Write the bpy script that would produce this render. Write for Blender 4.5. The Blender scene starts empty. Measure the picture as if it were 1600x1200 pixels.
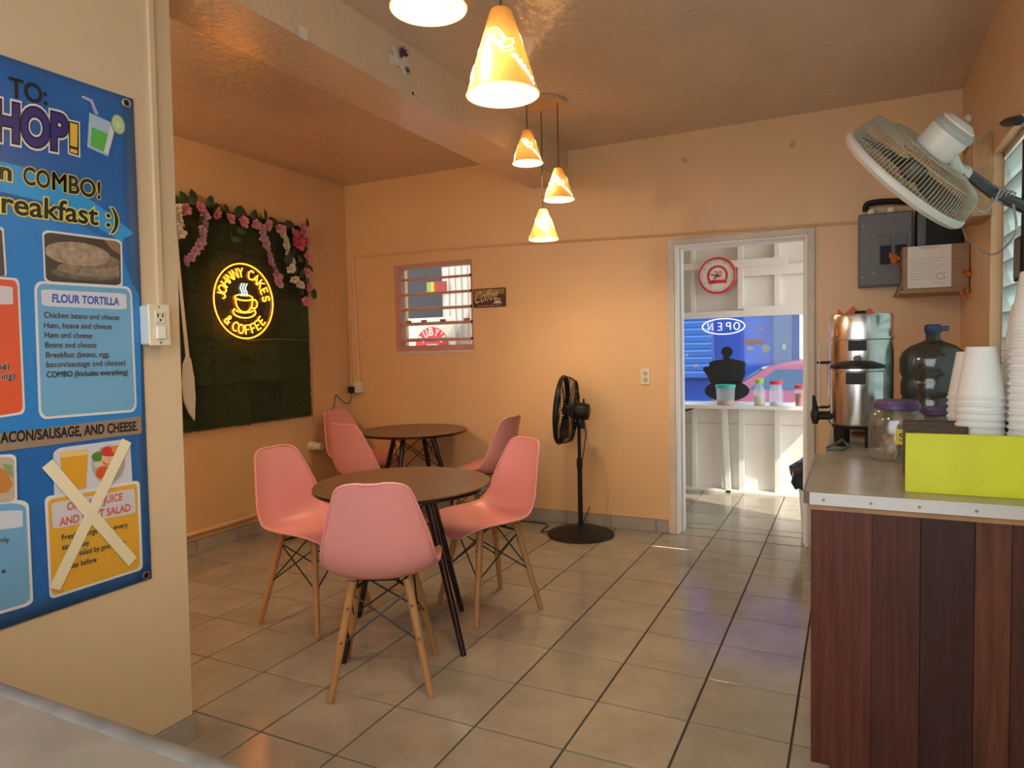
import bpy, bmesh, math, random
from mathutils import Vector, Matrix, Euler
R = random.Random(7)
PI = math.pi
S = bpy.context.scene
COL = S.collection

# ------------------------------------------------------------------ camera
YAW, PITCH, ROLL, FPX = 0.4612, -0.0542, -0.02295, 1071.64
CAM = Vector((0.502, -2.978, 1.303))
_f = Vector((-math.sin(YAW)*math.cos(PITCH), math.cos(YAW)*math.cos(PITCH), math.sin(PITCH)))
_r = Vector((math.cos(YAW), math.sin(YAW), 0)); _u = _r.cross(_f)
_r2 = math.cos(ROLL)*_r + math.sin(ROLL)*_u
_u2 = -math.sin(ROLL)*_r + math.cos(ROLL)*_u
cd = bpy.data.cameras.new('camera'); cam = bpy.data.objects.new('camera', cd); COL.objects.link(cam)
cd.sensor_width = 36; cd.lens = 36*FPX/1600; cd.clip_start = .05
cam.matrix_world = Matrix(((_r2.x, _u2.x, -_f.x, CAM.x), (_r2.y, _u2.y, -_f.y, CAM.y), (_r2.z, _u2.z, -_f.z, CAM.z), (0, 0, 0, 1)))
S.camera = cam
def ray(x, y): return _f + _r2*((x-800)/FPX) - _u2*((y-600)/FPX)
def onX(x, y, X): d = ray(x, y); return CAM + d*((X-CAM.x)/d.x)
def onY(x, y, Y): d = ray(x, y); return CAM + d*((Y-CAM.y)/d.y)
def onZ(x, y, Z): d = ray(x, y); return CAM + d*((Z-CAM.z)/d.z)

# ------------------------------------------------------------------ world, sun, exposure
wd = bpy.data.worlds.new('world'); S.world = wd; wd.use_nodes = True
bg = wd.node_tree.nodes['Background']; bg.inputs[0].default_value = (.90, .95, 1.0, 1); bg.inputs[1].default_value = 1.9
sl = bpy.data.lights.new('sun', 'SUN'); sl.energy = 2.6; sl.angle = .02; sl.color = (1, .93, .8)
so = bpy.data.objects.new('sun', sl); COL.objects.link(so)
so.rotation_euler = Vector((-.62, .30, -.72)).to_track_quat('-Z', 'Y').to_euler()
S.view_settings.view_transform = 'Standard'; S.view_settings.look = 'None'; S.view_settings.gamma = 1
S.view_settings.use_curve_mapping = False; S.view_settings.exposure = 0.92

# ------------------------------------------------------------------ materials
MATS = {}
def mat(name, col, rough=.5, metal=0, spec=.5, noise=None, bump=None, emit=None, trans=0, alpha=1, streak=None, rand=0, coat=0, sss=0):
    """noise=(scale, amount[, second colour]); bump=(scale, strength); streak=(sx,sy,sz) stretches the noise"""
    if name in MATS: return MATS[name]
    m = bpy.data.materials.new(name); m.use_nodes = True; nt = m.node_tree; N = nt.nodes; K = nt.links
    b = N['Principled BSDF']; b.inputs['Roughness'].default_value = rough; b.inputs['Metallic'].default_value = metal
    b.inputs['Specular IOR Level'].default_value = spec; b.inputs['Base Color'].default_value = (*col, 1)
    b.inputs['Transmission Weight'].default_value = trans; b.inputs['Alpha'].default_value = alpha
    b.inputs['Coat Weight'].default_value = coat; b.inputs['Coat Roughness'].default_value = .15
    if emit: b.inputs['Emission Color'].default_value = (*emit[0], 1); b.inputs['Emission Strength'].default_value = emit[1]
    vec = None
    if noise or bump:
        tc = N.new('ShaderNodeTexCoord'); mp = N.new('ShaderNodeMapping'); K.new(tc.outputs['Object'], mp.inputs[0])
        if streak: mp.inputs['Scale'].default_value = streak
        vec = mp.outputs[0]
        if rand:
            oi = N.new('ShaderNodeObjectInfo'); mu = N.new('ShaderNodeMath'); mu.operation = 'MULTIPLY'; mu.inputs[1].default_value = 37
            K.new(oi.outputs['Random'], mu.inputs[0]); cb = N.new('ShaderNodeCombineXYZ'); K.new(mu.outputs[0], cb.inputs[0]); K.new(mu.outputs[0], cb.inputs[1])
            K.new(cb.outputs[0], mp.inputs['Location'])
    out = None
    if noise:
        n = N.new('ShaderNodeTexNoise'); n.inputs['Scale'].default_value = noise[0]; n.inputs['Detail'].default_value = 6; n.inputs['Roughness'].default_value = .6
        K.new(vec, n.inputs['Vector'])
        rp = N.new('ShaderNodeValToRGB'); e = rp.color_ramp.elements; e[0].position = .3; e[1].position = .7
        c2 = noise[2] if len(noise) > 2 else tuple(c*(1-noise[1]) for c in col)
        e[0].color = (*c2, 1); e[1].color = (*col, 1)
        K.new(n.outputs['Fac'], rp.inputs[0]); out = rp.outputs[0]
    if rand:
        oi = N.new('ShaderNodeObjectInfo'); mr = N.new('ShaderNodeMapRange'); mr.inputs[3].default_value = 1-rand; mr.inputs[4].default_value = 1+rand
        K.new(oi.outputs['Random'], mr.inputs[0])
        mx = N.new('ShaderNodeMix'); mx.data_type = 'RGBA'; mx.blend_type = 'MULTIPLY'; mx.inputs[0].default_value = 1
        if out: K.new(out, mx.inputs[6])
        else: mx.inputs[6].default_value = (*col, 1)
        K.new(mr.outputs[0], mx.inputs[7]); out = mx.outputs[2]
    if out: K.new(out, b.inputs['Base Color'])
    if bump:
        n = N.new('ShaderNodeTexNoise'); n.inputs['Scale'].default_value = bump[0]; n.inputs['Detail'].default_value = 5; K.new(vec, n.inputs['Vector'])
        bp = N.new('ShaderNodeBump'); bp.inputs['Strength'].default_value = bump[1]; bp.inputs['Distance'].default_value = .01
        K.new(n.outputs['Fac'], bp.inputs['Height']); K.new(bp.outputs[0], b.inputs['Normal'])
    MATS[name] = m; return m
def thin(name, tint, haze, hazecol, rough=.05, gloss=.08):
    """thin glass or plastic film: mostly clear, a little diffuse dust, a little gloss"""
    m = bpy.data.materials.new(name); m.use_nodes = True; nt = m.node_tree; N = nt.nodes; K = nt.links
    for n in list(N): N.remove(n)
    o = N.new('ShaderNodeOutputMaterial'); t = N.new('ShaderNodeBsdfTransparent'); t.inputs[0].default_value = (*tint, 1)
    d = N.new('ShaderNodeBsdfDiffuse'); d.inputs[0].default_value = (*hazecol, 1)
    tl = N.new('ShaderNodeBsdfTranslucent'); tl.inputs[0].default_value = (*hazecol, 1)
    a = N.new('ShaderNodeMixShader'); a.inputs[0].default_value = .5; K.new(d.outputs[0], a.inputs[1]); K.new(tl.outputs[0], a.inputs[2])
    g = N.new('ShaderNodeBsdfGlossy'); g.inputs['Roughness'].default_value = rough
    m1 = N.new('ShaderNodeMixShader'); m1.inputs[0].default_value = haze; K.new(t.outputs[0], m1.inputs[1]); K.new(a.outputs[0], m1.inputs[2])
    m2 = N.new('ShaderNodeMixShader'); m2.inputs[0].default_value = gloss; K.new(m1.outputs[0], m2.inputs[1]); K.new(g.outputs[0], m2.inputs[2])
    K.new(m2.outputs[0], o.inputs[0]); MATS[name] = m; return m
PAINT = mat('peach_paint', (.78, .505, .26), .38, noise=(1.6, .09), bump=(9, .05))
PAINTP = mat('partition_paint', (.70, .555, .365), .42, noise=(1.4, .07), bump=(8, .05))
CEILM = mat('ceiling_gloss_paint', (.66, .51, .37), .07, spec=.75, noise=(2.2, .12), bump=(30, .42), streak=(1, .55, 1))
BEAMM = mat('beam_gloss_paint', (.76, .57, .385), .13, spec=.7, noise=(2.5, .10), bump=(34, .28))
TILE = mat('floor_tile', (.37, .325, .255), .13, noise=(5, .22, (.28, .24, .18)), bump=(14, .04), rand=.05)
GROUT = mat('grout', (.085, .06, .045), .9)
TRIMT = mat('baseboard_tile', (.40, .36, .31), .35, noise=(12, .18), rand=.06)
WHITE = mat('white_paint', (.86, .84, .78), .5, noise=(3, .06))
CREAM = mat('cream_frame_paint', (.70, .62, .50), .45, noise=(6, .18))
OFFW = mat('ivory_plastic', (.75, .70, .55), .35)
PINK = mat('pink_plastic', (.80, .33, .31), .38)
WOODL = mat('beech_leg_wood', (.52, .27, .10), .4, noise=(18, .3), streak=(1, 1, .12))
BLACK = mat('black_metal', (.012, .012, .013), .38)
BLACKP = mat('black_plastic', (.014, .012, .011), .45, spec=.22)
DARKLEG = mat('espresso_lacquer', (.022, .009, .007), .18)
WALNUT = mat('walnut_top', (.19, .105, .05), .33, noise=(7, .45, (.115, .06, .028)), streak=(1, 9, 1))
STEEL = mat('brushed_steel', (.72, .70, .66), .22, 1, bump=(60, .03), streak=(1, 1, .02))
CHROME = mat('aluminium', (.50, .49, .46), .48, 1)
SCREW = mat('screw_steel', (.25, .23, .2), .4, 1)

# ------------------------------------------------------------------ mesh builder
W = {}
class MB:
    def __init__(s): s.v = []; s.f = []
    def add(s, v, f):
        o = len(s.v); s.v += [tuple(p) for p in v]; s.f += [tuple(i+o for i in q) for q in f]; return s
    def box(s, x0, x1, y0, y1, z0, z1):
        return s.add([(x0, y0, z0), (x1, y0, z0), (x1, y1, z0), (x0, y1, z0), (x0, y0, z1), (x1, y0, z1), (x1, y1, z1), (x0, y1, z1)],
                     [(0, 3, 2, 1), (4, 5, 6, 7), (0, 1, 5, 4), (1, 2, 6, 5), (2, 3, 7, 6), (3, 0, 4, 7)])
    def bbox(s, x0, x1, y0, y1, z0, z1, b=.003):
        """box with bevelled edges"""
        bm = bmesh.new(); bmesh.ops.create_cube(bm, size=1)
        for v in bm.verts: v.co = Vector(((x0+x1)/2+v.co.x*(x1-x0), (y0+y1)/2+v.co.y*(y1-y0), (z0+z1)/2+v.co.z*(z1-z0)))
        bmesh.ops.bevel(bm, geom=bm.edges[:], offset=b, segments=1, affect='EDGES')
        bm.verts.index_update(); s.add([v.co[:] for v in bm.verts], [[v.index for v in f.verts] for f in bm.faces]); bm.free(); return s
    def obox(s, c, ax, ay, az):
        """box by centre and three half-axis vectors"""
        c = Vector(c); ax = Vector(ax); ay = Vector(ay); az = Vector(az)
        P = [c+i*ax+j*ay+k*az for k in (-1, 1) for i, j in ((-1, -1), (1, -1), (1, 1), (-1, 1))]
        return s.add(P, [(0, 3, 2, 1), (4, 5, 6, 7), (0, 1, 5, 4), (1, 2, 6, 5), (2, 3, 7, 6), (3, 0, 4, 7)])
    def bar(s, a, b, w, h, up=(0, 0, 1)):
        a = Vector(a); b = Vector(b); d = (b-a); x = d.normalized(); u = Vector(up)
        y = u.cross(x); y = y.normalized() if y.length > 1e-6 else Vector((0, 1, 0)); z = x.cross(y)
        return s.obox((a+b)/2, d/2, y*w/2, z*h/2)
    def tube(s, path, r, n=8, caps=True, closed=False):
        P = [Vector(p) for p in path]; m = len(P); rs = r if isinstance(r, (list, tuple)) else [r]*m
        rings = []; prev = None
        for i in range(m):
            a = P[i-1] if (i > 0 or closed) else P[i]; b = P[(i+1) % m] if (i < m-1 or closed) else P[i]
            t = (b-a).normalized()
            if prev is None:
                h = Vector((0, 0, 1)) if abs(t.z) < .9 else Vector((1, 0, 0)); nx = t.cross(h).normalized()
            else: nx = (prev - t*prev.dot(t)).normalized()
            prev = nx; ny = t.cross(nx)
            rings.append([P[i]+rs[i]*(math.cos(2*PI*k/n)*nx+math.sin(2*PI*k/n)*ny) for k in range(n)])
        v = [p for rg in rings for p in rg]; f = []
        for i in range(m if closed else m-1):
            j = (i+1) % m
            for k in range(n): f.append((i*n+k, i*n+(k+1) % n, j*n+(k+1) % n, j*n+k))
        if caps and not closed: f.append(tuple(range(n-1, -1, -1))); f.append(tuple((m-1)*n+k for k in range(n)))
        return s.add(v, f)
    def lathe(s, prof, n=32, c=(0, 0, 0), ax=None, capb=True, capt=True, sx=1, sy=1):
        """prof: (r, h) pairs along axis ax (default z)"""
        c = Vector(c); az = Vector(ax).normalized() if ax else Vector((0, 0, 1))
        h0 = Vector((1, 0, 0)) if abs(az.x) < .9 else Vector((0, 1, 0))
        ay = az.cross(h0).normalized(); axx = ay.cross(az)
        v = []; f = []
        for r, h in prof:
            for k in range(n): a = 2*PI*k/n; v.append(c+az*h+axx*(r*sx*math.cos(a))+ay*(r*sy*math.sin(a)))
        for i in range(len(prof)-1):
            for k in range(n): f.append((i*n+k, i*n+(k+1) % n, (i+1)*n+(k+1) % n, (i+1)*n+k))
        if capb: f.append(tuple(range(n-1, -1, -1)))
        if capt: f.append(tuple((len(prof)-1)*n+k for k in range(n)))
        return s.add(v, f)
    def prism(s, pts, d):
        """polygon (list of 3-D points) extruded by vector d"""
        P = [Vector(p) for p in pts]; d = Vector(d); n = len(P)
        return s.add(P+[p+d for p in P], [tuple(range(n-1, -1, -1)), tuple(range(n, 2*n))]+[(i, (i+1) % n, n+(i+1) % n, n+i) for i in range(n)])
    def poly(s, pts): return s.add(pts, [tuple(range(len(pts)))])
    def sphere(s, c, r, n=12, m=8, sc=(1, 1, 1)):
        c = Vector(c); v = [c+Vector((0, 0, -r*sc[2]))]; f = []
        for i in range(1, m):
            a = -PI/2+PI*i/m
            for k in range(n): b = 2*PI*k/n; v.append(c+Vector((r*sc[0]*math.cos(a)*math.cos(b), r*sc[1]*math.cos(a)*math.sin(b), r*sc[2]*math.sin(a))))
        v.append(c+Vector((0, 0, r*sc[2])))
        for k in range(n): f.append((0, 1+(k+1) % n, 1+k))
        for i in range(m-2):
            for k in range(n): f.append((1+i*n+k, 1+i*n+(k+1) % n, 1+(i+1)*n+(k+1) % n, 1+(i+1)*n+k))
        L = len(v)-1
        for k in range(n): f.append((L, 1+(m-2)*n+k, 1+(m-2)*n+(k+1) % n))
        return s.add(v, f)
    def build(s, name, m, parent=None, smooth=False, ang=.6, local=False):
        if not s.v: return None
        if local or parent is not None: loc = W.get(parent.name, Vector((0, 0, 0))) if parent else Vector((0, 0, 0))
        else:
            xs = [p[0] for p in s.v]; ys = [p[1] for p in s.v]; zs = [p[2] for p in s.v]
            loc = Vector(((min(xs)+max(xs))/2, (min(ys)+max(ys))/2, min(zs)))
        me = bpy.data.meshes.new(name); me.from_pydata([(p[0]-loc.x, p[1]-loc.y, p[2]-loc.z) for p in s.v], [], s.f)
        me.materials.append(m)
        bm = bmesh.new(); bm.from_mesh(me); bmesh.ops.recalc_face_normals(bm, faces=bm.faces[:]) if len(s.f) < 60000 and not name.startswith(('print', 'lettering')) else None
        bm.to_mesh(me); bm.free()
        if smooth:
            for p in me.polygons: p.use_smooth = True
            me.set_sharp_from_angle(angle=ang)
        o = bpy.data.objects.new(name, me); COL.objects.link(o)
        if parent: o.parent = parent; W[o.name] = W.get(parent.name, Vector((0, 0, 0)))
        else: o.location = loc; W[o.name] = loc
        return o
def tag(o, label, cat, group=None, kind=None):
    o['label'] = label; o['category'] = cat
    if group: o['group'] = group
    if kind: o['kind'] = kind
    return o
def struct(o, label, cat): return tag(o, label, cat, kind='structure')
def thing(name, label, cat, loc=(0, 0, 0), group=None):
    o = bpy.data.objects.new(name, None); COL.objects.link(o); o.location = loc; W[o.name] = Vector(loc); o.empty_display_size = .05
    return tag(o, label, cat, group)
def dup(o, parent=None):
    c = o.copy(); COL.objects.link(c)
    if parent is not None: c.parent = parent
    W[c.name] = W.get(o.name, Vector((0, 0, 0)))
    for ch in list(o.children): dup(ch, c)
    return c
def arc(c, r, a0, a1, n=12, ry=None): return [(c[0]+r*math.cos(a0+(a1-a0)*i/n), c[1]+(ry or r)*math.sin(a0+(a1-a0)*i/n)) for i in range(n+1)]
def rrect(x0, x1, y0, y1, r, n=5):
    P = []
    for cx, cy, a in ((x1-r, y1-r, 0), (x0+r, y1-r, PI/2), (x0+r, y0+r, PI), (x1-r, y0+r, 1.5*PI)): P += arc((cx, cy), r, a, a+PI/2, n)
    return P
_tc = {}
def glyphs(body, offset=0, shear=0, spacing=1):
    """(vertices, faces, width, cap height) of a line of lettering, baseline at y = 0"""
    key = (body, offset, shear, spacing)
    if key in _tc: return _tc[key]
    cu = bpy.data.curves.new('lettering_curve', 'FONT'); cu.body = body; cu.size = 1; cu.offset = offset; cu.shear = shear; cu.space_character = spacing
    cu.resolution_u = 5; cu.fill_mode = 'FRONT'
    ob = bpy.data.objects.new('lettering_curve', cu); COL.objects.link(ob); dg = bpy.context.evaluated_depsgraph_get(); dg.update()
    me = bpy.data.meshes.new_from_object(ob.evaluated_get(dg)); v = [p.co.copy() for p in me.vertices]; f = [tuple(p.vertices) for p in me.polygons]
    bpy.data.objects.remove(ob); bpy.data.curves.remove(cu); bpy.data.meshes.remove(me)
    _tc[key] = (v, f); return _tc[key]
def letter(mb, body, BL, BR, TL, n, lift, bold=0, extra=0, shear=0, spacing=1):
    """lettering fitted between BL and BR, cap height BL->TL, on a plane of normal n; extra thickens for an outline"""
    if 'M' in body:                      # the built-in M cannot be thickened: lay shifted copies instead
        v, f = glyphs(body, 0, shear, spacing); k = bold+extra; v0, f0 = v, f
        x0 = min(p.x for p in v); x1 = max(p.x for p in v); v, f = [], []
        for dx, dy in ((0, 0), (k, 0), (-k, 0), (0, k), (0, -k), (.7*k, .7*k), (-.7*k, .7*k), (.7*k, -.7*k), (-.7*k, -.7*k)):
            o = len(v); v = v+[p+Vector((dx, dy, 0)) for p in v0]; f = f+[tuple(i+o for i in q) for q in f0]
    else:
        v, f = glyphs(body, bold, shear, spacing); x0 = min(p.x for p in v); x1 = max(p.x for p in v)
        if extra: v, f = glyphs(body, bold+extra, shear, spacing)
    BL = Vector(BL); U = Vector(BR)-BL; V = Vector(TL)-BL; nn = Vector(n)*lift
    mb.add([BL+U*((p.x-x0)/(x1-x0))+V*(p.y/.69)+nn for p in v], f); return mb

# ================================================================== SETTING
XL, XR, YB, HC = -3.34, 1.05, 1.66, 2.685
YR = -3.6                         # the room goes on behind the camera and opens there
PX0, PX1, PY = -1.75, 1.35, 3.20   # porch
# --- floor: dark grout slab with single tiles on it
floor = struct(MB().box(XL-.1, XR+.15, YR, YB+.185, -.10, -.006).box(PX0, PX1, YB+.195, PY+.1, -.10, -.006).build('floor', GROUT), 'glossy beige ceramic tile floor with dark grout joints', 'floor')
T = .33; J = .007
def tiles(x0, x1, y0, y1, parent, name='tile'):
    shared = {}
    i = math.floor(x0/T)
    while i*T < x1:
        j = math.floor(y0/T)
        while j*T < y1:
            a0 = max(i*T+J/2, x0); a1 = min((i+1)*T-J/2, x1); b0 = max(j*T+J/2, y0); b1 = min((j+1)*T-J/2, y1)
            if a1-a0 > .01 and b1-b0 > .01:
                key = (round(a1-a0, 4), round(b1-b0, 4)); w, d = (a1-a0)/2, (b1-b0)/2
                if key not in shared:
                    o = MB().bbox(-w, w, -d, d, -.008, 0, .0015).build(name, TILE, None, local=True); shared[key] = o.data
                else: o = bpy.data.objects.new(name, shared[key]); COL.objects.link(o)
                o.parent = parent; o.location = Vector(((a0+a1)/2, (b0+b1)/2, 0))-W[parent.name]; W[o.name] = W[parent.name]
            j += 1
        i += 1
tiles(XL, XR, -2.64, YB, floor)
tiles(-.56, .25, YB, YB+.185, floor)
tiles(PX0, PX1, YB+.197, PY, floor)
struct(MB().box(-.56, .25, YB+.178, YB+.2, -.02, -.001).build('trim_threshold', mat('rubber_strip', (.03, .028, .026), .8)), 'dark strip across the doorway threshold', 'threshold')
struct(MB().box(-14, 14, -14, 22, -.32, -.22).build('ground', mat('concrete_ground', (.42, .40, .37), .9, noise=(3, .25))), 'pale concrete ground outside', 'ground')
# --- back wall with doorway and louvre window openings
DX0, DX1, DZ = -.565, .255, 1.955
WX0, WX1, WZ0, WZ1 = -2.856, -2.124, 1.275, 1.985
b = MB(); y0, y1 = YB, YB+.185
b.box(XL-.15, WX0, y0, y1, 0, HC); b.box(WX0, WX1, y0, y1, 0, WZ0); b.box(WX0, WX1, y0, y1, WZ1, HC)
b.box(WX1, DX0, y0, y1, 0, HC); b.box(DX0, DX1, y0, y1, DZ, HC); b.box(DX1, XR+.15, y0, y1, 0, HC)
wall_back = struct(b.build('wall_back', PAINT), 'peach painted back wall with the doorway and louvre window', 'wall')
struct(MB().box(XL-.15, XL, YR, YB, 0, HC).build('wall_left', PAINT), 'peach painted left wall behind the grass backdrop', 'wall')
# right wall with jalousie opening
RY0, RY1, RZ0, RZ1 = -2.3, .72, .93, 2.10
b = MB(); b.box(XR, XR+.15, RY1, YB, 0, HC).box(XR, XR+.15, YR, RY0, 0, HC).box(XR, XR+.15, RY0, RY1, 0, RZ0).box(XR, XR+.15, RY0, RY1, RZ1, HC)
struct(b.build('wall_right', PAINT), 'peach painted right wall with a glass louvre window', 'wall')
struct(MB().box(XL-.15, XR+.15, YR, YB+.185, HC, HC+.12).build('ceiling', CEILM), 'glossy brown painted ceiling', 'ceiling')
struct(MB().box(-1.60, -1.315, -1.6, YB, 2.455, HC).build('trim_beam', BEAMM), 'long glossy beam crossing under the ceiling', 'beam')
# partition: leans very slightly, as in the photograph
def xp(z): return -1.494+.0235*z
PE = -1.45
b = MB(); P = [(xp(0), PE, 0), (xp(HC), PE, HC), (xp(HC)-.2, PE, HC), (xp(0)-.2, PE, 0)]
b.prism(P, (0, YR-PE, 0)); struct(b.build('wall_partition', PAINTP), 'cream partition wall with the blue menu banner', 'wall')
struct(MB().box(XL-.15, xp(0)-.2, -2.75, -2.6, 0, HC).build('wall_alcove', PAINT), 'wall closing the dining corner behind the partition', 'wall')
def onP(x, y, lift=0):
    d = ray(x, y); n = Vector((1, 0, -.0235)); p0 = Vector((-1.494+lift, 0, 0)); return CAM + d*((p0-CAM).dot(n)/d.dot(n))
# --- baseboards of single tiles
def baseboard(name, label, a, bb, n, h=.088, L=.33, off=0):
    a = Vector(a); bb = Vector(bb); d = (bb-a).normalized(); n = Vector(n); tot = (bb-a).length
    base = struct(MB().obox((a+bb)/2+n*.003+Vector((0, 0, h/2)), d*tot/2, n*.003, Vector((0, 0, h/2))).build(name, GROUT), label, 'baseboard')
    s = -off
    while s < tot:
        s0 = max(s+.002, 0); s1 = min(s+L-.002, tot)
        if s1-s0 > .01: MB().obox(a+d*(s0+s1)/2+n*.008+Vector((0, 0, h/2)), d*(s1-s0)/2, n*.005, Vector((0, 0, h/2-.001))).build('baseboard_tile', TRIMT, base)
        s += L
    return base
baseboard('baseboard_back', 'grey tile baseboard along the back wall', (XL+.02, YB, 0), (-.63, YB, 0), (0, -1, 0), off=.03)
baseboard('baseboard_left', 'grey tile baseboard along the left wall', (XL, -1.6, 0), (XL, YB-.02, 0), (1, 0, 0))
baseboard('baseboard_partition', 'grey tile baseboard at the foot of the partition', (-1.494, -2.5, 0), (-1.494, PE, 0), (1, 0, 0), off=.2)
baseboard('baseboard_partition_end', 'grey tile baseboard on the end face of the partition', (-1.694, PE, 0), (-1.494, PE, 0), (0, 1, 0))
# --- door frame
dr = struct(thing('door_1', '', ''), 'cream painted open door frame leading to the porch', 'door frame')
b = MB().bbox(DX0-.045, DX0+.0, YB-.018, YB, 0, DZ+.038, .003); b.build('frame_casing', CREAM, dr)
MB().bbox(DX1, DX1+.04, YB-.018, YB, 0, DZ+.038, .003).build('frame_casing', CREAM, dr)
MB().bbox(DX0-.0, DX1, YB-.018, YB, DZ, DZ+.038, .003).build('frame_casing', CREAM, dr)
MB().bbox(DX0, DX0+.018, YB-.015, YB+.185, 0, DZ, .003).build('door_jamb', WHITE, dr)
MB().bbox(DX1-.018, DX1, YB-.015, YB+.185, 0, DZ, .003).build('door_jamb', WHITE, dr)
MB().bbox(DX0+.018, DX1-.018, YB-.015, YB+.185, DZ-.018, DZ, .003).build('door_head', WHITE, dr)
MB().bbox(DX0+.018, DX0+.032, YB+.06, YB+.10, 0, DZ-.018, .002).build('door_stop', WHITE, dr)
MB().bbox(DX1-.032, DX1-.018, YB+.06, YB+.10, 0, DZ-.018, .002).build('door_stop', WHITE, dr)
# --- louvre window in the back wall
PF = mat('pink_frame_paint', (.60, .33, .26), .4, noise=(14, .2))
w1 = struct(thing('window_1', '', '', (-2.49, YB, WZ0)), 'small window with pink louvre rails and insect screen', 'window')
for x0, x1 in ((WX0, WX0+.05), (WX1-.018, WX1)): MB().bbox(x0, x1, YB+.0, YB+.08, WZ0, WZ1, .003).build('window_frame', PF, w1)
MB().bbox(WX0+.05, WX1-.018, YB, YB+.08, WZ1-.035, WZ1, .003).build('window_frame', PF, w1)
MB().bbox(WX0+.05, WX1-.018, YB, YB+.08, WZ0+.012, WZ0+.055, .003).build('window_frame', PF, w1)
MB().bbox(WX0-.01, WX1+.01, YB-.006, YB+.09, WZ0-.012, WZ0+.012, .003).build('window_sill', CREAM, w1)
LG = thin('louvre_glass', (.88, .92, .90), .10, (.8, .85, .85))
for k, z in enumerate((1.865, 1.745, 1.625, 1.505, 1.375)):
    lv = MB().obox(((WX0+WX1)/2+.01, YB+.03, z), ((WX1-WX0)/2-.03, 0, 0), (0, .03, .004), (0, -.0005, .0105)).build('louvre_rail', PF, w1)
    MB().bbox(WX0+.03, WX0+.06, YB-.004, YB+.05, z-.012, z+.012, .002).build('louvre_clip', PF, lv)
    MB().bbox(WX1-.022, WX1-.006, YB-.006, YB+.04, z-.009, z+.009, .002).build('louvre_clip', BLACKP, lv)
for x in (-2.75, -2.60, -2.42, -2.20): MB().bbox(x-.022, x+.022, YB+.02, YB+.045, 1.512, 1.535, .003).build('clamp_block', mat('dull_brass', (.30, .22, .14), .5), w1)
b = MB()
n = 88
for k in range(n): x = WX0+.05+(WX1-WX0-.07)*k/n; b.box(x, x+.0009, YB+.12, YB+.1209, WZ0, WZ1)
n = 86
for k in range(n): z = WZ0+(WZ1-WZ0)*k/n; b.box(WX0+.05, WX1-.018, YB+.12, YB+.1209, z, z+.0009)
sc = b.build('insect_screen', mat('screen_wire', (.10, .10, .10), .6), w1); sc['kind'] = 'stuff'
# --- surface conduits (raceways)
RC = PAINT
struct(MB().tube([(-3.245, YB-.008, 1.02), (-3.265, YB-.008, 2.075), (-3.25, YB-.008, 2.085), (-2.0, YB-.008, 2.072), (-.7, YB-.008, 2.03), (.30, YB-.008, 2.003), (.54, YB-.008, 1.995)], .010, 6).build('trim_conduit', RC, smooth=True), 'thin painted cable duct running above window and doorway', 'cable duct')
struct(MB().tube([(-3.325, YB-.012, 1.02), (-3.325, YB-.012, 1.6)], .007, 6).build('trim_conduit_corner', RC, smooth=True), 'thin painted pipe standing in the far corner', 'pipe')
struct(MB().prism([(xp(1.46)-.001, -1.530, 1.455), (xp(HC)-.001, -1.530, HC), (xp(HC)+.012, -1.530, HC), (xp(1.46)+.012, -1.530, 1.455)], (0, .016, 0)).build('trim_raceway', PAINTP), 'vertical cable duct down the partition to the outlet', 'cable duct')
lp = struct(thing('trim_pipe', '', '', (XL+.03, 0, .13)), 'painted pipe running low along the left wall', 'pipe')
MB().tube([(XL+.022, -1.6, .13), (XL+.022, YB-.03, .15)], .013, 10).build('pipe', PAINT, lp, smooth=True)
for y in (-.6, .24, 1.0): MB().tube([(XL+.022, y, .14), (XL+.022, y+.03, .14)], .017, 10).build('pipe_clamp', PAINT, lp, smooth=True)

# ================================================================== PORCH AND OUTSIDE
SX = [(-1.72, -1.68), (-1.22, -1.18), (-.768, -.73), (-.371, -.327), (-.081, -.036), (.33, .37), (.78, .82), (1.2, 1.24)]
ph = MB(); WZA, WZB = .78, 1.515    # porch window opening
ph.box(PX0, PX1, PY, PY+.03, -.1, WZA).box(PX0, PX1, PY, PY+.03, WZB, 2.75).box(PX0, -1.45, PY, PY+.03, WZA, WZB).box(1.15, PX1, PY, PY+.03, WZA, WZB)
pw = struct(ph.build('wall_porch', WHITE), 'white boarded porch wall with exposed studs', 'wall')
for x0, x1 in SX:
    if x0 not in (-.371,): MB().bbox(x0, x1, PY-.07, PY, 1.56, 2.75, .002).build('stud', WHITE, pw)
    MB().bbox(x0, x1, PY-.07, PY, 0, .74, .002).build('stud', WHITE, pw)
MB().bbox(-.371, -.327, PY-.085, PY, 1.575, 2.75, .002).build('stud', WHITE, pw)
MB().bbox(PX0, .02, PY-.10, PY-.07, 1.93, 1.992, .002).build('rail', WHITE, pw)
MB().bbox(-.327, PX1, PY-.075, PY-.04, 1.85, 1.932, .002).build('rail', WHITE, pw)
MB().bbox(PX0, -.327, PY-.09, PY, 1.515, 1.567, .002).build('window_header', WHITE, pw)
MB().bbox(-.327, PX1, PY-.09, PY, 1.515, 1.594, .002).build('window_header', WHITE, pw)
MB().bbox(-.327, PX1, PY-.03, PY, 1.594, 1.85, .002).build('wall_panel', WHITE, pw)
MB().prism([(-.509, PY-.09, .74), (-.466, PY-.09, .74), (-.437, PY-.09, 0), (-.477, PY-.09, 0)], (0, .05, 0)).build('brace', WHITE, pw)
MB().box(PX0, PX1, PY-.006, PY, .585, .592).build('panel_joint', CREAM, pw)
MB().bbox(PX0, PX1, PY-.09, PY, -.006, .02, .003).build('sole_plate', WHITE, pw)
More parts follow.
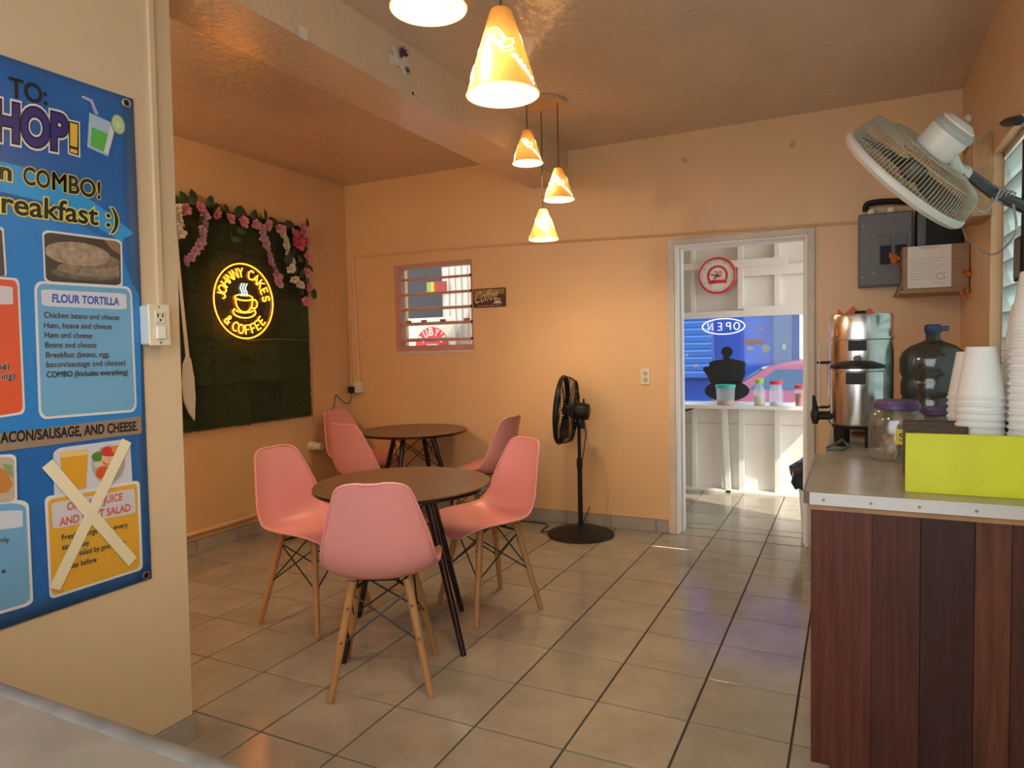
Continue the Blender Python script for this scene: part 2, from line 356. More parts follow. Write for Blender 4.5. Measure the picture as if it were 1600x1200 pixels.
struct(MB().box(PX0, PX1, PY-.09, PY+.03, .742, .772).box(PX0+.01, .32, 2.94, PY-.09, .742, .772).build('trim_window_shelf', WHITE), 'white shelf under the porch window holding four jars', 'shelf')
w3 = struct(thing('window_3', '', '', (-.15, PY, WZA)), 'wide porch window with a dusty blue tinted pane', 'window')
PANE = thin('dusty_window_glass', (.84, .93, 1.0), .025, (.75, .85, .95), gloss=.03)
MB().box(-1.45, 1.15, PY+.012, PY+.016, WZA, WZB).build('pane', PANE, w3)
for x in (-1.45, 1.13): MB().bbox(x, x+.02, PY, PY+.03, WZA, WZB, .002).build('window_frame', WHITE, w3)
struct(MB().box(PX0-.1, PX1+.3, YB+.185, PY+.5, 2.62, 2.70).build('porch_roof', WHITE), 'white roof over the porch', 'roof')
struct(MB().box(PX0-.04, PX0, YB+.185, PY+.03, -.1, 2.62).build('wall_porch_end', WHITE), 'white end wall of the porch', 'wall')
# building across the street
BLUE = mat('blue_wall_paint', (.008, .055, .32), .7, spec=.08, noise=(.9, .25, (.004, .03, .20)))
bw = thing('blue_building', 'bright blue painted building across the street beyond the porch window', 'building', (-1, 8, -.2))
MB().box(-7, 5, 8, 8.4, -.22, 4.2).build('facade', BLUE, bw)
SL = mat('shutter_blue', (.04, .12, .36), .6, spec=.15)
sh = MB().bbox(-3.2, -1.42, 7.93, 8, .75, 2.0, .01).build('shutter_frame', mat('shutter_dark', (.03, .07, .25), .6), bw)
for k in range(11): MB().obox((-2.31, 7.92, .81+.112*k), (.86, 0, 0), (0, .02, .02), (0, -.01, .036)).build('slat', SL, sh)
MB().bbox(-.55, -.30, 7.9, 8, -.2, 2.2, .01).build('doorway', mat('dark_doorway', (.03, .05, .12), .5), bw)
MB().bbox(-.19, -.12, 7.86, 8, .6, 2.1, .01).build('post', WHITE, bw)
MB().bbox(.05, .6, 7.95, 8, .9, 2.0, .01).build('window_panel', mat('dark_window', (.06, .12, .22), .2), bw)
MB().bbox(-7, 5, 7.97, 8, 2.3, 2.36, .01).build('band', WHITE, bw)
# parked car
CARM = mat('faded_red_car_paint', (.40, .085, .13), .12, coat=.6)
CG = mat('car_glass', (.05, .10, .17), .06, spec=.8)
car = thing('parked_car', 'dark red hatchback parked outside the porch window', 'car', (.55, 5.3, -.22))
def carsec(pts, y0, y1, inset=0): return [(x, y0, z) for x, z in pts], (0, y1-y0, 0)
gz = -.22
bodyp = [(-1.75, .25), (-1.72, .52), (-1.55, .66), (-.85, .78), (2.6, .80), (2.75, .6), (2.75, .25)]
P, d = carsec([(x, z+gz+.03) for x, z in bodyp], 4.62, 6.25); MB().prism(P, d).build('car_body', CARM, car)
b = MB(); C0 = [(-.95, .79), (-.30, 1.22), (.10, 1.30), (1.3, 1.30), (2.2, 1.16), (2.62, .80)]
v = [(x, 4.66, z+gz+.03) for x, z in C0]; v2 = [(x, 6.21, z+gz+.03) for x, z in C0]
for i, (x, z) in enumerate(C0):
    ins = .16*max(0, (z-.79)/.5); v[i] = (x, 4.64+ins, z+gz+.03); v2[i] = (x, 6.23-ins, z+gz+.03)
n = len(C0); b.add(v+v2, [tuple(range(n-1, -1, -1)), tuple(range(n, 2*n))]+[(i, (i+1) % n, n+(i+1) % n, n+i) for i in range(n)])
cab = b.build('cabin', CARM, car)
def sidewin(x0, x1, xt0, xt1, name='side_window'):
    zs, zt = .84+gz, 1.22+gz; ya = 4.64+.16*.1-.006; yb = 4.64+.16*.82-.008
    MB().prism([(x0, ya, zs), (x1, ya, zs), (xt1, yb, zt), (xt0, yb, zt)], (0, .012, 0)).build(name, CG, cab)
sidewin(-.72, .25, -.22, .25); sidewin(.33, 1.25, .33, 1.2); sidewin(1.33, 2.2, 1.28, 1.75)
MB().prism([(-.90, 4.72, .83+gz+.03), (-.90, 6.15, .83+gz+.03), (-.36, 6.05, 1.19+gz+.03), (-.36, 4.82, 1.19+gz+.03)], (-.014, 0, .02)).build('windshield', CG, cab)
for x in (-1.1, 1.95):
    wh = MB().tube([(x, 4.60, gz+.30), (x, 4.82, gz+.30)], .30, 24).build('wheel', BLACKP, car, smooth=True)
    MB().tube([(x, 4.59, gz+.30), (x, 4.61, gz+.30)], .19, 16).build('hubcap', CHROME, wh, smooth=True)
    MB().tube([(x, 6.02, gz+.30), (x, 6.26, gz+.30)], .30, 24).build('wheel', BLACKP, car, smooth=True)
MB().bbox(-.72, -.55, 4.50, 4.64, .66, .76, .03).build('door_mirror', CARM, car)
MB().bbox(-1.76, -1.66, 4.66, 4.95, .36, .46, .02).build('headlamp', CHROME, car)
# what lies beyond the louvre window
cg = thing('corrugated_fence', 'white corrugated sheet fence seen through the louvre window', 'fence', (-2.7, 2.75, -.2))
b = MB(); x = -3.06; k = 0
while x < -1.9:
    b.box(x, x+.035, 2.70 + (.0 if k % 2 else .02), 2.75, -.2, 2.6); x += .035; k += 1
b.build('sheet', mat('fence_white', (.80, .80, .78), .5), cg)
struct(MB().box(-4.6, -2.2, 3.3, 3.4, -.2, 3.0).build('wall_neighbour', mat('neighbour_dark', (.035, .035, .038), .6)), 'dark grey neighbouring wall beyond the louvre window', 'wall')
MB_ = MB().bbox(-3.62, -2.86, 2.60, 2.63, .6, 1.60, .004)
rs = thing('shop_sign', 'white board with a red round sign seen through the louvre window', 'sign', (-3.2, 2.6, -.22))
MB_.build('board', WHITE, rs)
for x in (-3.55, -2.93): MB().bbox(x-.03, x+.03, 2.63, 2.68, -.22, 1.5, .004).build('post', WHITE, rs)
RED = mat('sign_red', (.70, .03, .05), .4)
RC0 = Vector((-3.115, 2.595, 1.325)); RR = .185
b = MB().lathe([(RR, 0), (RR, .006)], 40, (RC0.x, 2.599, RC0.z), (0, -1, 0)); disc = b.build('red_disc', RED, rs)
b = MB()
for k, ch in enumerate("RUBY'S"):
    a = math.radians([146, 119, 92, 66, 47, 30][k]); rr = .105; hgt = .072
    c = RC0+Vector((math.cos(a)*rr, -.0035, math.sin(a)*rr)); up = Vector((math.cos(a), 0, math.sin(a))); rt = Vector((math.sin(a), 0, -math.cos(a)))
    wd_ = .05 if ch != "'" else .012
    letter(b, ch, c-rt*wd_/2, c+rt*wd_/2, c-rt*wd_/2+up*hgt, (0, -1, 0), 0, .03)
b.build('lettering', WHITE, rs)
MB().bbox(-3.17, -3.05, 2.588, 2.594, 1.318, 1.345, .001).build('light_blue_label', mat('label_aqua', (.3, .65, .7), .5), rs)
fl = thing('striped_flag', 'small green yellow and red striped card behind the louvre window', 'flag', (-3.1, 2.66, 1.85))
for x0, x1, nm, c in ((-3.20, -3.155, 'green_stripe', (.28, .42, .10)), (-3.155, -3.115, 'yellow_stripe', (.8, .5, .03)), (-3.115, -2.975, 'red_stripe', (.40, .05, .04))):
    MB().box(x0, x1, 2.66, 2.668, 1.845, 1.945).build(nm, mat(nm, c, .5), fl)


# ================================================================== CHAIRS AND TABLES
def cat_rom(P, n):
    out = []
    for i in range(len(P)-1):
        a, b_, c, d = P[max(i-1, 0)], P[i], P[i+1], P[min(i+2, len(P)-1)]
        for k in range(n):
            t = k/n; out.append([.5*(2*q1+(q2-q0)*t+(2*q0-5*q1+4*q2-q3)*t*t+(3*q1-q0-3*q2+q3)*t**3) for q0, q1, q2, q3 in zip(a, b_, c, d)])
    return out+[list(P[-1])]
def make_chair():
    t = thing('shell_chair', '', 'chair', group='pink shell chairs at the round tables')
    # y, z, half width, edge curl
    prof = cat_rom([(.245, .415, .10, .0), (.24, .425, .165, .004), (.225, .437, .198, .010), (.17, .447, .222, .022), (.08, .443, .232, .034), (-.02, .434, .235, .046), (-.10, .434, .235, .058),
                    (-.155, .455, .232, .066), (-.188, .50, .227, .064), (-.205, .56, .216, .055), (-.218, .63, .196, .046), (-.232, .70, .172, .036), (-.245, .755, .152, .028), (-.254, .79, .137, .022), (-.26, .81, .118, .016), (-.264, .822, .085, .010), (-.266, .826, .045, .005)], 3)
    nu = 20; rows = []; m = len(prof)
    for i, (y, z, w, c) in enumerate(prof):
        a = prof[max(i-1, 0)]; e = prof[min(i+1, m-1)]; ty, tz = e[0]-a[0], e[1]-a[1]; l = math.hypot(ty, tz); ny, nz = tz/l, -ty/l     # towards the sitter
        row = []
        for k in range(nu+1):
            u = -1+2*k/nu; q = abs(u)**2.4*c; row.append(Vector((w*u*(1-.06*c/.06*abs(u)**4), y+ny*q, z+nz*q)))
        rows.append(row)
    v = [p for r in rows for p in r]; f = [(i*(nu+1)+k, i*(nu+1)+k+1, (i+1)*(nu+1)+k+1, (i+1)*(nu+1)+k) for i in range(m-1) for k in range(nu)]
    me = bpy.data.meshes.new('seat_shell'); me.from_pydata(v, [], f); me.materials.append(PINK)
    for p in me.polygons: p.use_smooth = True
    sh = bpy.data.objects.new('seat_shell', me); COL.objects.link(sh); sh.parent = t
    so_ = sh.modifiers.new('thickness', 'SOLIDIFY'); so_.thickness = .006; so_.offset = 0
    rim = [r[0] for r in rows]+rows[-1][1:-1]+[r[-1] for r in reversed(rows)]+list(reversed(rows[0][1:-1]))
    MB().tube(rim, .0055, 6, closed=True).build('rim', PINK, sh, smooth=True, ang=2)
    top = .155; foot = .187
    T4 = [(-1, -1), (1, -1), (1, 1), (-1, 1)]
    tp = lambda s, z: Vector((s[0]*(.105+(foot-.105)*(1-z/.415)), s[1]*(.105+(foot-.105)*(1-z/.415)), z))
    for s in T4:
        lg = MB().tube([tp(s, 0), tp(s, .02), tp(s, .22), tp(s, .428)], [.0115, .0125, .0155, .0165], 12).build('leg', WOODL, t, smooth=True)
        for z in (.335, .215): MB().sphere(tp(s, z)+Vector((0, s[1]*.015, 0)), .006, 8, 6).build('bolt', SCREW, lg, smooth=True)
    for i in range(4):
        a, c = T4[i], T4[(i+1) % 4]
        MB().tube([tp(a, .385), tp(c, .20)], .0036, 6).build('brace_rod', BLACK, t, smooth=True)
        MB().tube([tp(c, .385), tp(a, .20)], .0036, 6).build('brace_rod', BLACK, t, smooth=True)
        MB().tube([tp(a, .395), tp(a, .395)*.4+Vector((0, 0, .395*.6+.02))], .006, 6).build('bracket', BLACK, t, smooth=True)
    for s in (-1, 1): MB().bbox(-.07, .07, s*.06-.009, s*.06+.009, .412, .430, .002).build('mounting_rail', BLACK, t)
    return t
CH = make_chair()
def face(o, x, y, fx, fy):
    o.location = (x, y, 0); o.rotation_euler = (0, 0, math.atan2(fy, fx)-PI/2)
spots = [(-1.158, -.82, -.50, .86, 'pink shell chair with its back to the viewer, nearest of all'),
         (-1.845, -.46, 1, -.04, 'pink shell chair left of the near table, facing right'),
         (-1.132, -.005, -.50, -.87, 'pink shell chair right of the near table, in front of the floor fan'),
         (-2.44, .75, .12, .99, 'pink shell chair between the two tables, back turned to the near table'),
         (-2.98, 1.30, 1, -.08, 'pink shell chair in the far left corner by the grass panel'),
         (-1.83, 1.22, -1, .05, 'pink shell chair right of the far table, against the back wall')]
for i, (x, y, fx, fy, lab) in enumerate(spots):
    o = CH if i == 0 else dup(CH); face(o, x, y, fx, fy); o['label'] = lab
def make_table():
    t = thing('round_table', '', 'table', group='round cafe tables')
    h, r = .705, .395
    tt = MB().lathe([(r-.006, h-.018), (r, h-.012), (r, h-.004), (r-.003, h)], 64).build('table_top', WALNUT, t, smooth=True)
    MB().lathe([(r-.004, h-.022), (r+.0015, h-.019), (r+.0015, h-.006)], 64, capb=True, capt=False).build('edge_band', DARKLEG, tt, smooth=True)
    MB().bbox(-.15, .15, -.15, .15, h-.034, h-.022, .003).build('mounting_plate', BLACK, t)
    A = [(1, 0), (0, 1), (-1, 0), (0, -1)]
    tp = lambda s, z: Vector((s[0]*(.15+.205*(1-z/.68)), s[1]*(.15+.205*(1-z/.68)), z))
    for s in A:
        MB().tube([tp(s, 0), tp(s, .35), tp(s, .675)], [.013, .017, .019], 12).build('leg', DARKLEG, t, smooth=True)
    for i in range(4):
        a, c = A[i], A[(i+1) % 4]
        MB().tube([tp(a, .64), tp(c, .42)], .004, 6).build('brace_rod', BLACK, t, smooth=True)
        MB().tube([tp(c, .64), tp(a, .42)], .004, 6).build('brace_rod', BLACK, t, smooth=True)
    return t
TB = make_table(); TB.location = (-1.315, -.452, 0); TB.rotation_euler.z = math.radians(-13.6); TB['label'] = 'near round walnut table on dark splayed legs with three chairs'
t2 = dup(TB); t2.location = (-2.42, 1.235, 0); t2.rotation_euler.z = math.radians(6.8); t2['label'] = 'far round walnut table in the corner under the louvre window'

# ================================================================== FANS
def fan_head(parent, c, ax, Rr, cm, rimm, bladem, motorm, depth=.11, nw=84, wr=.0013, front=.05):
    """cage, blades and motor of a fan; ax points the way the fan blows"""
    c = Vector(c); ax = Vector(ax).normalized(); h = Vector((0, 0, 1)) if abs(ax.z) < .9 else Vector((1, 0, 0))
    e1 = ax.cross(h).normalized(); e2 = e1.cross(ax)
    dirv = lambda a: e1*math.cos(a)+e2*math.sin(a)
    ring = lambda r, d, n=56: [c+ax*d+dirv(2*PI*k/n)*r for k in range(n)]
    MB().lathe([(Rr, -.012), (Rr+.007, -.006), (Rr+.008, .008), (Rr-.002, .020), (Rr-.012, .022), (Rr-.012, .012), (Rr-.004, -.010)], 56, c, ax, False, False).build('cage_rim', rimm, parent, smooth=True)
    b = MB()
    for k in range(nw):
        a = 2*PI*k/nw; d = dirv(a)
        b.tube([c+d*Rr+ax*-.01, c+d*(Rr-.006)-ax*depth*.45, c+d*Rr*.90-ax*depth*.82, c+d*Rr*.62-ax*depth*.98, c+d*Rr*.30-ax*depth], wr, 4, False)
    b.tube(ring(Rr*.62, -depth), wr*1.7, 5, closed=True); b.tube(ring(Rr*.90, -depth*.83), wr*1.7, 5, closed=True); b.tube(ring(Rr*.31, -depth), wr*2, 5, closed=True)
    o = b.build('rear_cage', cm, parent, smooth=True); o['kind'] = 'stuff'
    b = MB()
    for k in range(nw):
        a = 2*PI*k/nw; d = dirv(a)
        b.tube([c+d*(Rr-.004)+ax*.014, c+d*Rr*.80+ax*front*.8, c+d*Rr*.50+ax*front, c+d*Rr*.20+ax*front], wr, 4, False)
    for q, dd in ((.8, .8), (.5, 1)): b.tube(ring(Rr*q, front*dd), wr*1.6, 5, closed=True)
    o = b.build('front_cage', cm, parent, smooth=True); o['kind'] = 'stuff'
    MB().lathe([(Rr*.2, 0), (Rr*.2, .006), (Rr*.12, .01)], 24, c+ax*(front-.003), ax).build('cage_badge', rimm, parent, smooth=True)
    for k in range(3):
        a0 = 2*PI*k/3+.4; v = []; f = []
        for i in range(7):
            t = i/6; rr = .04+(Rr*.86-.04)*t; wv = .28+.25*math.sin(PI*min(1, t*1.1)*.8)
            for j in range(7):
                s = (j/6-.5)*2; a = a0+s*wv; v.append(c+dirv(a)*rr-ax*(.03+.018*s))
        for i in range(6):
            for j in range(6): f.append((i*7+j, i*7+j+1, (i+1)*7+j+1, (i+1)*7+j))
        bl = MB().add(v, f).build('blade', bladem, parent, smooth=True, ang=2); md = bl.modifiers.new('thickness', 'SOLIDIFY'); md.thickness = .003
    MB().lathe([(.035, -.055), (.04, -.04), (.036, -.01), (.02, 0)], 20, c, ax).build('hub', bladem, parent, smooth=True)
    return e1, e2
# black pedestal fan by the doorway
pf = thing('pedestal_fan', 'black pedestal fan standing by the back wall beside the doorway', 'fan', (-1.17, 1.40, 0))
bx, by = -1.17, 1.40
MB().lathe([(.225, 0), (.23, .006), (.226, .014), (.15, .040), (.06, .058), (.03, .066)], 48, (bx, by, 0)).build('base', BLACKP, pf, smooth=True)
MB().tube([(bx, by, .05), (bx, by, .50)], .0165, 16).build('pole', BLACKP, pf, smooth=True)
MB().tube([(bx, by, .47), (bx, by, .53)], [.021, .019], 16).build('height_collar', BLACKP, pf, smooth=True)
MB().tube([(bx, by, .52), (bx, by, .775)], .012, 12).build('inner_pole', BLACKP, pf, smooth=True)
MB().tube([(bx+.02, by, .735), (bx+.01, by, .80), (bx-.01, by, .825)], [.022, .032, .028], 12).build('tilt_joint', BLACKP, pf, smooth=True)
hc = Vector((-1.285, 1.385, .862)); hax = Vector((-.97, -.20, .08))
fan_head(pf, hc, hax, .232, BLACK, BLACKP, BLACKP, BLACKP, depth=.095, nw=72, wr=.0016, front=.035)
ha = hax.normalized()
MB().lathe([(.045, .06), (.06, .075), (.062, .15), (.052, .185), (.03, .19)], 24, hc, -ha).build('motor_housing', BLACKP, pf, smooth=True)
MB().tube([hc-ha*.15+Vector((0, 0, .05)), hc-ha*.15+Vector((0, 0, .088))], .007, 8).build('oscillation_knob', BLACKP, pf, smooth=True)
MB().tube([(bx+.035, by, .80), (bx+.05, by, .70), (bx+.035, by, .60), (bx+.022, by-.01, .52)], .0035, 6).build('cable', BLACKP, pf, smooth=True)
MB().tube(cat_rom([(bx-.22, by-.04, .012), (bx-.27, by-.06, .006), (bx-.29, by+.03, .006), (bx-.30, by+.12, .006), (bx-.38, by+.17, .006), (bx-.55, by+.16, .006), (bx-.72, by+.20, .006), (bx-.80, YB-.02, .02)], 4), .004, 6).build('power_cord', BLACKP, pf, smooth=True)
MB().tube([(bx-.02, YB-.016, .14), (bx-.06, YB-.05, .03), (bx-.05, by+.21, .010)], .003, 6).build('power_cord', BLACKP, pf, smooth=True)
# white fan on the right wall
FW = mat('white_fan_plastic', (.62, .58, .50), .35); FC = mat('cage_wire_cream', (.42, .38, .28), .3, .3)
wf = thing('wall_fan', 'white fan reaching from the right wall on a black arm', 'fan', (1.0, .05, 1.8))
fc = Vector((.652, -.412, 1.815)); fax = Vector((-.692, .309, -.645)).normalized()
fan_head(wf, fc, fax, .222, FC, FW, mat('fan_blade_dark', (.10, .085, .06), .4), FW, depth=.10, nw=110, wr=.0014, front=.03)
MB().lathe([(.050, .085), (.062, .10), (.064, .16), (.055, .20), (.035, .212)], 28, fc, -fax).build('motor_housing', FW, wf, smooth=True)
MB().lathe([(.057, .168), (.066, .17), (.066, .185), (.052, .20)], 28, fc, -fax).build('vent_ring', mat('vent_grey', (.35, .34, .31), .5), wf, smooth=True)
mj = fc-fax*.12+Vector((.02, 0, 0)); jt = Vector((.800, -.33, 1.83))
MB().tube([mj, mj.lerp(jt, .55)+Vector((0, 0, -.015)), jt, jt+Vector((.03, .03, .003))], [.022, .028, .027, .022], 14).build('tilt_neck', FW, wf, smooth=True)
MB().lathe([(.03, 0), (.03, .01), (.022, .014)], 20, jt+Vector((-.012, -.026, -.004)), (-.3, -.9, 0)).build('pivot_cap', FW, wf, smooth=True)
MB().tube([jt+Vector((.02, .01, .006)), (.93, -.12, 1.79), (XR+.02, .06, 1.745)], [.017, .020, .021], 14).build('arm', BLACK, wf, smooth=True)
MB().tube([(XR+.012, .075, 1.45), (XR+.012, .075, 2.0)], .018, 12).build('bracket_post', BLACK, wf, smooth=True)
co = [jt+Vector((0, -.02, .0)), (.85, -.26, 1.74), (.90, -.18, 1.72)]
for k in range(26): a = k*PI/3; co.append((.925+.0012*k*2, -.13+.0035*k, 1.79+.026*math.sin(a)-.0004*k+0) if k % 2 else (.925+.0024*k+.02*math.cos(a), -.15+.0035*k, 1.79+.026*math.sin(a)))
MB().tube(cat_rom([tuple(p) for p in co], 2), .0035, 6).build('coiled_cord', mat('cord_grey', (.40, .36, .32), .4), wf, smooth=True)
lp_ = [onX(1583, 320, .98), onX(1588, 360, .98), onX(1572, 385, .98), onX(1550, 398, .98), onX(1528, 388, .97), onX(1508, 368, .96), onX(1500, 330, .96), onX(1504, 280, .97), onX(1520, 240, .99), onX(1536, 212, 1.0), onX(1552, 197, 1.02), onX(1566, 192, 1.035)]
MB().tube(cat_rom([tuple(p) for p in lp_], 5), .0038, 6).build('hanging_cord', mat('cord_grey', (.40, .36, .32), .4), wf, smooth=True)
p0 = onX(1564, 193, 1.035); p1 = onX(1592, 188, 1.035)
MB().tube([p0, p0.lerp(p1, .3), p0.lerp(p1, .5), p1], [.006, .016, .018, .018], 10).build('plug', BLACKP, wf, smooth=True)

# ================================================================== GRASS BACKDROP, GARLAND, NEON
GX = XL+.016; GROWS = [.80, 1.10, 1.40, 1.70, 2.0, 2.27]; GCOLS = [-.36, -.06, .24, .54, .84, 1.15]
gt = thing('grass_backdrop', 'dark green artificial grass backdrop behind the glowing neon sign', 'grass panel', (XL, .4, .8))
GM = [mat('turf_%d' % k, c, .85, noise=(40, .3), bump=(150, .6)) for k, c in enumerate([(.042, .062, .026), (.062, .085, .030), (.082, .098, .030)])]
for i in range(5):
    for j in range(5):
        k = [[0, 0, 1, 0, 1], [0, 1, 1, 2, 1], [0, 0, 1, 0, 1], [1, 0, 1, 1, 0], [0, 1, 0, 1, 0]][i][j]
        wv = .003*((i*7+j*3) % 3)
        MB().bbox(XL+.004, GX+.004+wv, GCOLS[j]+.001, GCOLS[j+1]-.001, GROWS[i]+.001, GROWS[i+1]-.001, .002).build('turf_panel', GM[k], gt)
for lv, mm in ((0, GM[0]), (1, GM[1]), (2, GM[2])):
    v = []; f = []
    for q in range(15000):
        y = R.uniform(GCOLS[0], GCOLS[-1]+.004); z = R.uniform(GROWS[0]-.004, GROWS[-1]); i = min(4, max(0, sum(1 for g in GROWS[1:] if z > g))); j = min(4, sum(1 for g in GCOLS[1:] if y > g))
        a = R.uniform(0, 2*PI); l = R.uniform(.012, .024); w = .0016; k = len(v); dy, dz = math.cos(a), math.sin(a)
        v += [(GX+.004, y-dz*w, z+dy*w), (GX+.004, y+dz*w, z-dy*w), (GX+.004+l, y+dy*l*.5, z+dz*l*.5-.004)]; f.append((k, k+1, k+2))
    o = MB().add(v, f).build('grass_pile', mm, gt); o['kind'] = 'stuff'
# flowers
gl = thing('flower_garland', 'artificial garland of pink, lilac and white flowers draped over the grass panel', 'garland', (XL, .55, 2.2))
FP = {'p': mat('petal_pink', (.75, .32, .36), .6), 'd': mat('petal_deep_pink', (.75, .13, .22), .6), 'l': mat('petal_lilac', (.60, .36, .50), .6), 'w': mat('petal_cream', (.80, .74, .60), .6)}
LEAF = mat('garland_leaf', (.035, .075, .025), .5)
FMESH = {}
def flower_mesh(k, seed):
    r = random.Random(seed); b = MB()
    for ly, (n, l, up) in enumerate(((6, .036, .008), (5, .026, .020), (4, .014, .026))):
        for q in range(n):
            a = 2*PI*q/n+ly*.5+r.uniform(-.2, .2); d = Vector((0, math.cos(a), math.sin(a))); s = Vector((0, -math.sin(a), math.cos(a))); L = l*r.uniform(.85, 1.15); x = Vector((1, 0, 0)); w = L*.42
            P = [x*.004, x*up*.6+d*L*.5-s*w, x*up+d*L*.9-s*w*.6, x*(up*.8)+d*L, x*up+d*L*.9+s*w*.6, x*up*.6+d*L*.5+s*w, x*(up*.25)+d*L*.55]
            k0 = len(b.v); b.add(P, [(0, 1, 6), (1, 2, 6), (2, 3, 6), (3, 4, 6), (4, 5, 6), (5, 0, 6)])
    return b
for k in 'pdlw': FMESH[k] = [flower_mesh(k, s) for s in (1, 2)]
fo = {}
def flower(px, py, k, sc=1.0):
    sc *= 1.2
    p = onX(px/3+260, py/3+280, XL+.055); s = R.randrange(2)
    if (k, s) not in fo: o = FMESH[k][s].build('flower', FP[k], None, smooth=True, ang=.9, local=True); fo[(k, s)] = o.data
    else: o = bpy.data.objects.new('flower', fo[(k, s)]); COL.objects.link(o)
    o.parent = gl; o.location = p-W[gl.name]; o.rotation_euler = (R.uniform(0, 6), R.uniform(-.5, .5), R.uniform(-.5, .4)); o.scale = [sc*R.uniform(.9, 1.15)]*3
for px, py, k in [(90, 140, 'p'), (160, 135, 'p'), (172, 155, 'p'), (235, 160, 'p'), (300, 185, 'p'), (360, 200, 'p'), (420, 213, 'p'), (475, 215, 'p'), (535, 235, 'p'), (600, 258, 'p'), (640, 225, 'p'), (628, 305, 'd'), (645, 285, 'd'), (655, 290, 'p'), (600, 285, 'd'),
                  (660, 362, 'p'), (660, 440, 'p'), (665, 505, 'p'), (655, 572, 'p'), (620, 260, 'd'), (648, 250, 'p')]: flower(px, py, k)
for px, py in [(180, 175), (178, 205), (170, 235), (168, 262), (165, 290), (150, 315), (132, 342), (112, 365), (90, 385), (440, 225), (452, 248), (455, 275), (466, 305), (470, 330), (482, 358), (486, 380), (494, 402), (508, 432), (520, 455), (524, 475), (530, 495)]: flower(px, py, 'l', .8)
for px, py in [(50, 140), (52, 170), (58, 200), (52, 228), (62, 255), (545, 258), (556, 285), (562, 312), (566, 345), (588, 385), (584, 420), (600, 470), (618, 490), (632, 497)]: flower(px, py, 'w', .85)
lm = None
for px, py, a in [(135, 92, .2), (195, 115, -.3), (375, 148, 1.2), (465, 168, .6), (290, 160, .1), (325, 160, -.4), (525, 185, 1.5), (295, 240, -1.2), (343, 168, .4), (150, 190, -.8), (687, 545, -.5), (682, 430, .6), (600, 210, 1.2), (562, 385, -.3), (610, 430, .5), (625, 522, -.8), (655, 330, .3), (640, 372, .9), (50, 100, .1), (100, 100, .5), (250, 150, .2), (410, 180, -.1), (330, 230, -1), (440, 190, .3), (575, 225, .4), (300, 260, -1.5), (635, 450, .2), (590, 345, -.4), (575, 360, .5), (660, 210, .8)]:
    p = onX(px/3+260, py/3+280, XL+.045)
    if lm is None:
        prof_ = [(0, 0), (.022, .018), (.030, .040), (.022, .062), (0, .082)]
        v = [(0, x, y) for x, y in prof_]+[(0, -x, y) for x, y in prof_[1:-1]]+[(.012, 0, .02), (.016, 0, .042), (.010, 0, .064)]
        o = MB().add(v, [(0, 1, 8), (1, 2, 9, 8), (2, 3, 10, 9), (3, 4, 10), (0, 8, 5), (8, 9, 6, 5), (9, 10, 7, 6), (10, 4, 7)]).build('leaf', LEAF, None, smooth=True, ang=2, local=True); lm = o.data
    else: o = bpy.data.objects.new('leaf', lm); COL.objects.link(o)
    o.parent = gl; o.location = p-W[gl.name]-Vector((0, 0, .03)); o.rotation_euler = (a, R.uniform(-.3, .3), R.uniform(-.6, .6)); o.scale = [R.uniform(.9, 1.25)]*3
vn = [onX(x/3+260, y/3+280, XL+.03) for x, y in [(40, 110), (100, 118), (170, 125), (240, 140), (300, 165), (370, 180), (450, 195), (530, 215), (600, 230), (640, 245), (655, 300), (660, 380), (665, 460), (660, 540), (655, 590)]]
MB().tube(cat_rom([tuple(p) for p in vn], 3), .006, 6).build('vine', LEAF, gl, smooth=True)
# neon sign
NEON = mat('amber_neon', (1, .5, .05), .4, emit=((1.0, .25, .010), 6.5)); NEONW = mat('white_neon', (1, 1, 1), .4, emit=((.75, .9, 1.0), 1.6))
NC = Vector((XL+.075, .478, 1.66)); NR = .257
ns = thing('neon_sign', 'round amber neon coffee cup sign glowing on the grass panel', 'neon sign', (NC.x, NC.y, NC.z-NR))
MB().lathe([(NR+.004, 0), (NR+.004, .005)], 56, NC-Vector((.012, 0, 0)), (1, 0, 0)).build('acrylic_backing', thin('clear_acrylic', (.75, .78, .75), .02, (.3, .3, .3), gloss=.04), ns, smooth=True)
def N3(u, v): return (NC.x, NC.y+u, NC.z+v)
MB().tube([N3(NR*math.cos(2*PI*k/64), NR*math.sin(2*PI*k/64)) for k in range(64)], .0035, 6, closed=True).build('neon_ring', NEON, ns, smooth=True)
A_ = lambda cx, cy, rx, ry, a0, a1, n=12: [(cx+rx*math.cos(math.radians(a0+(a1-a0)*i/n)), cy+ry*math.sin(math.radians(a0+(a1-a0)*i/n))) for i in range(n+1)]
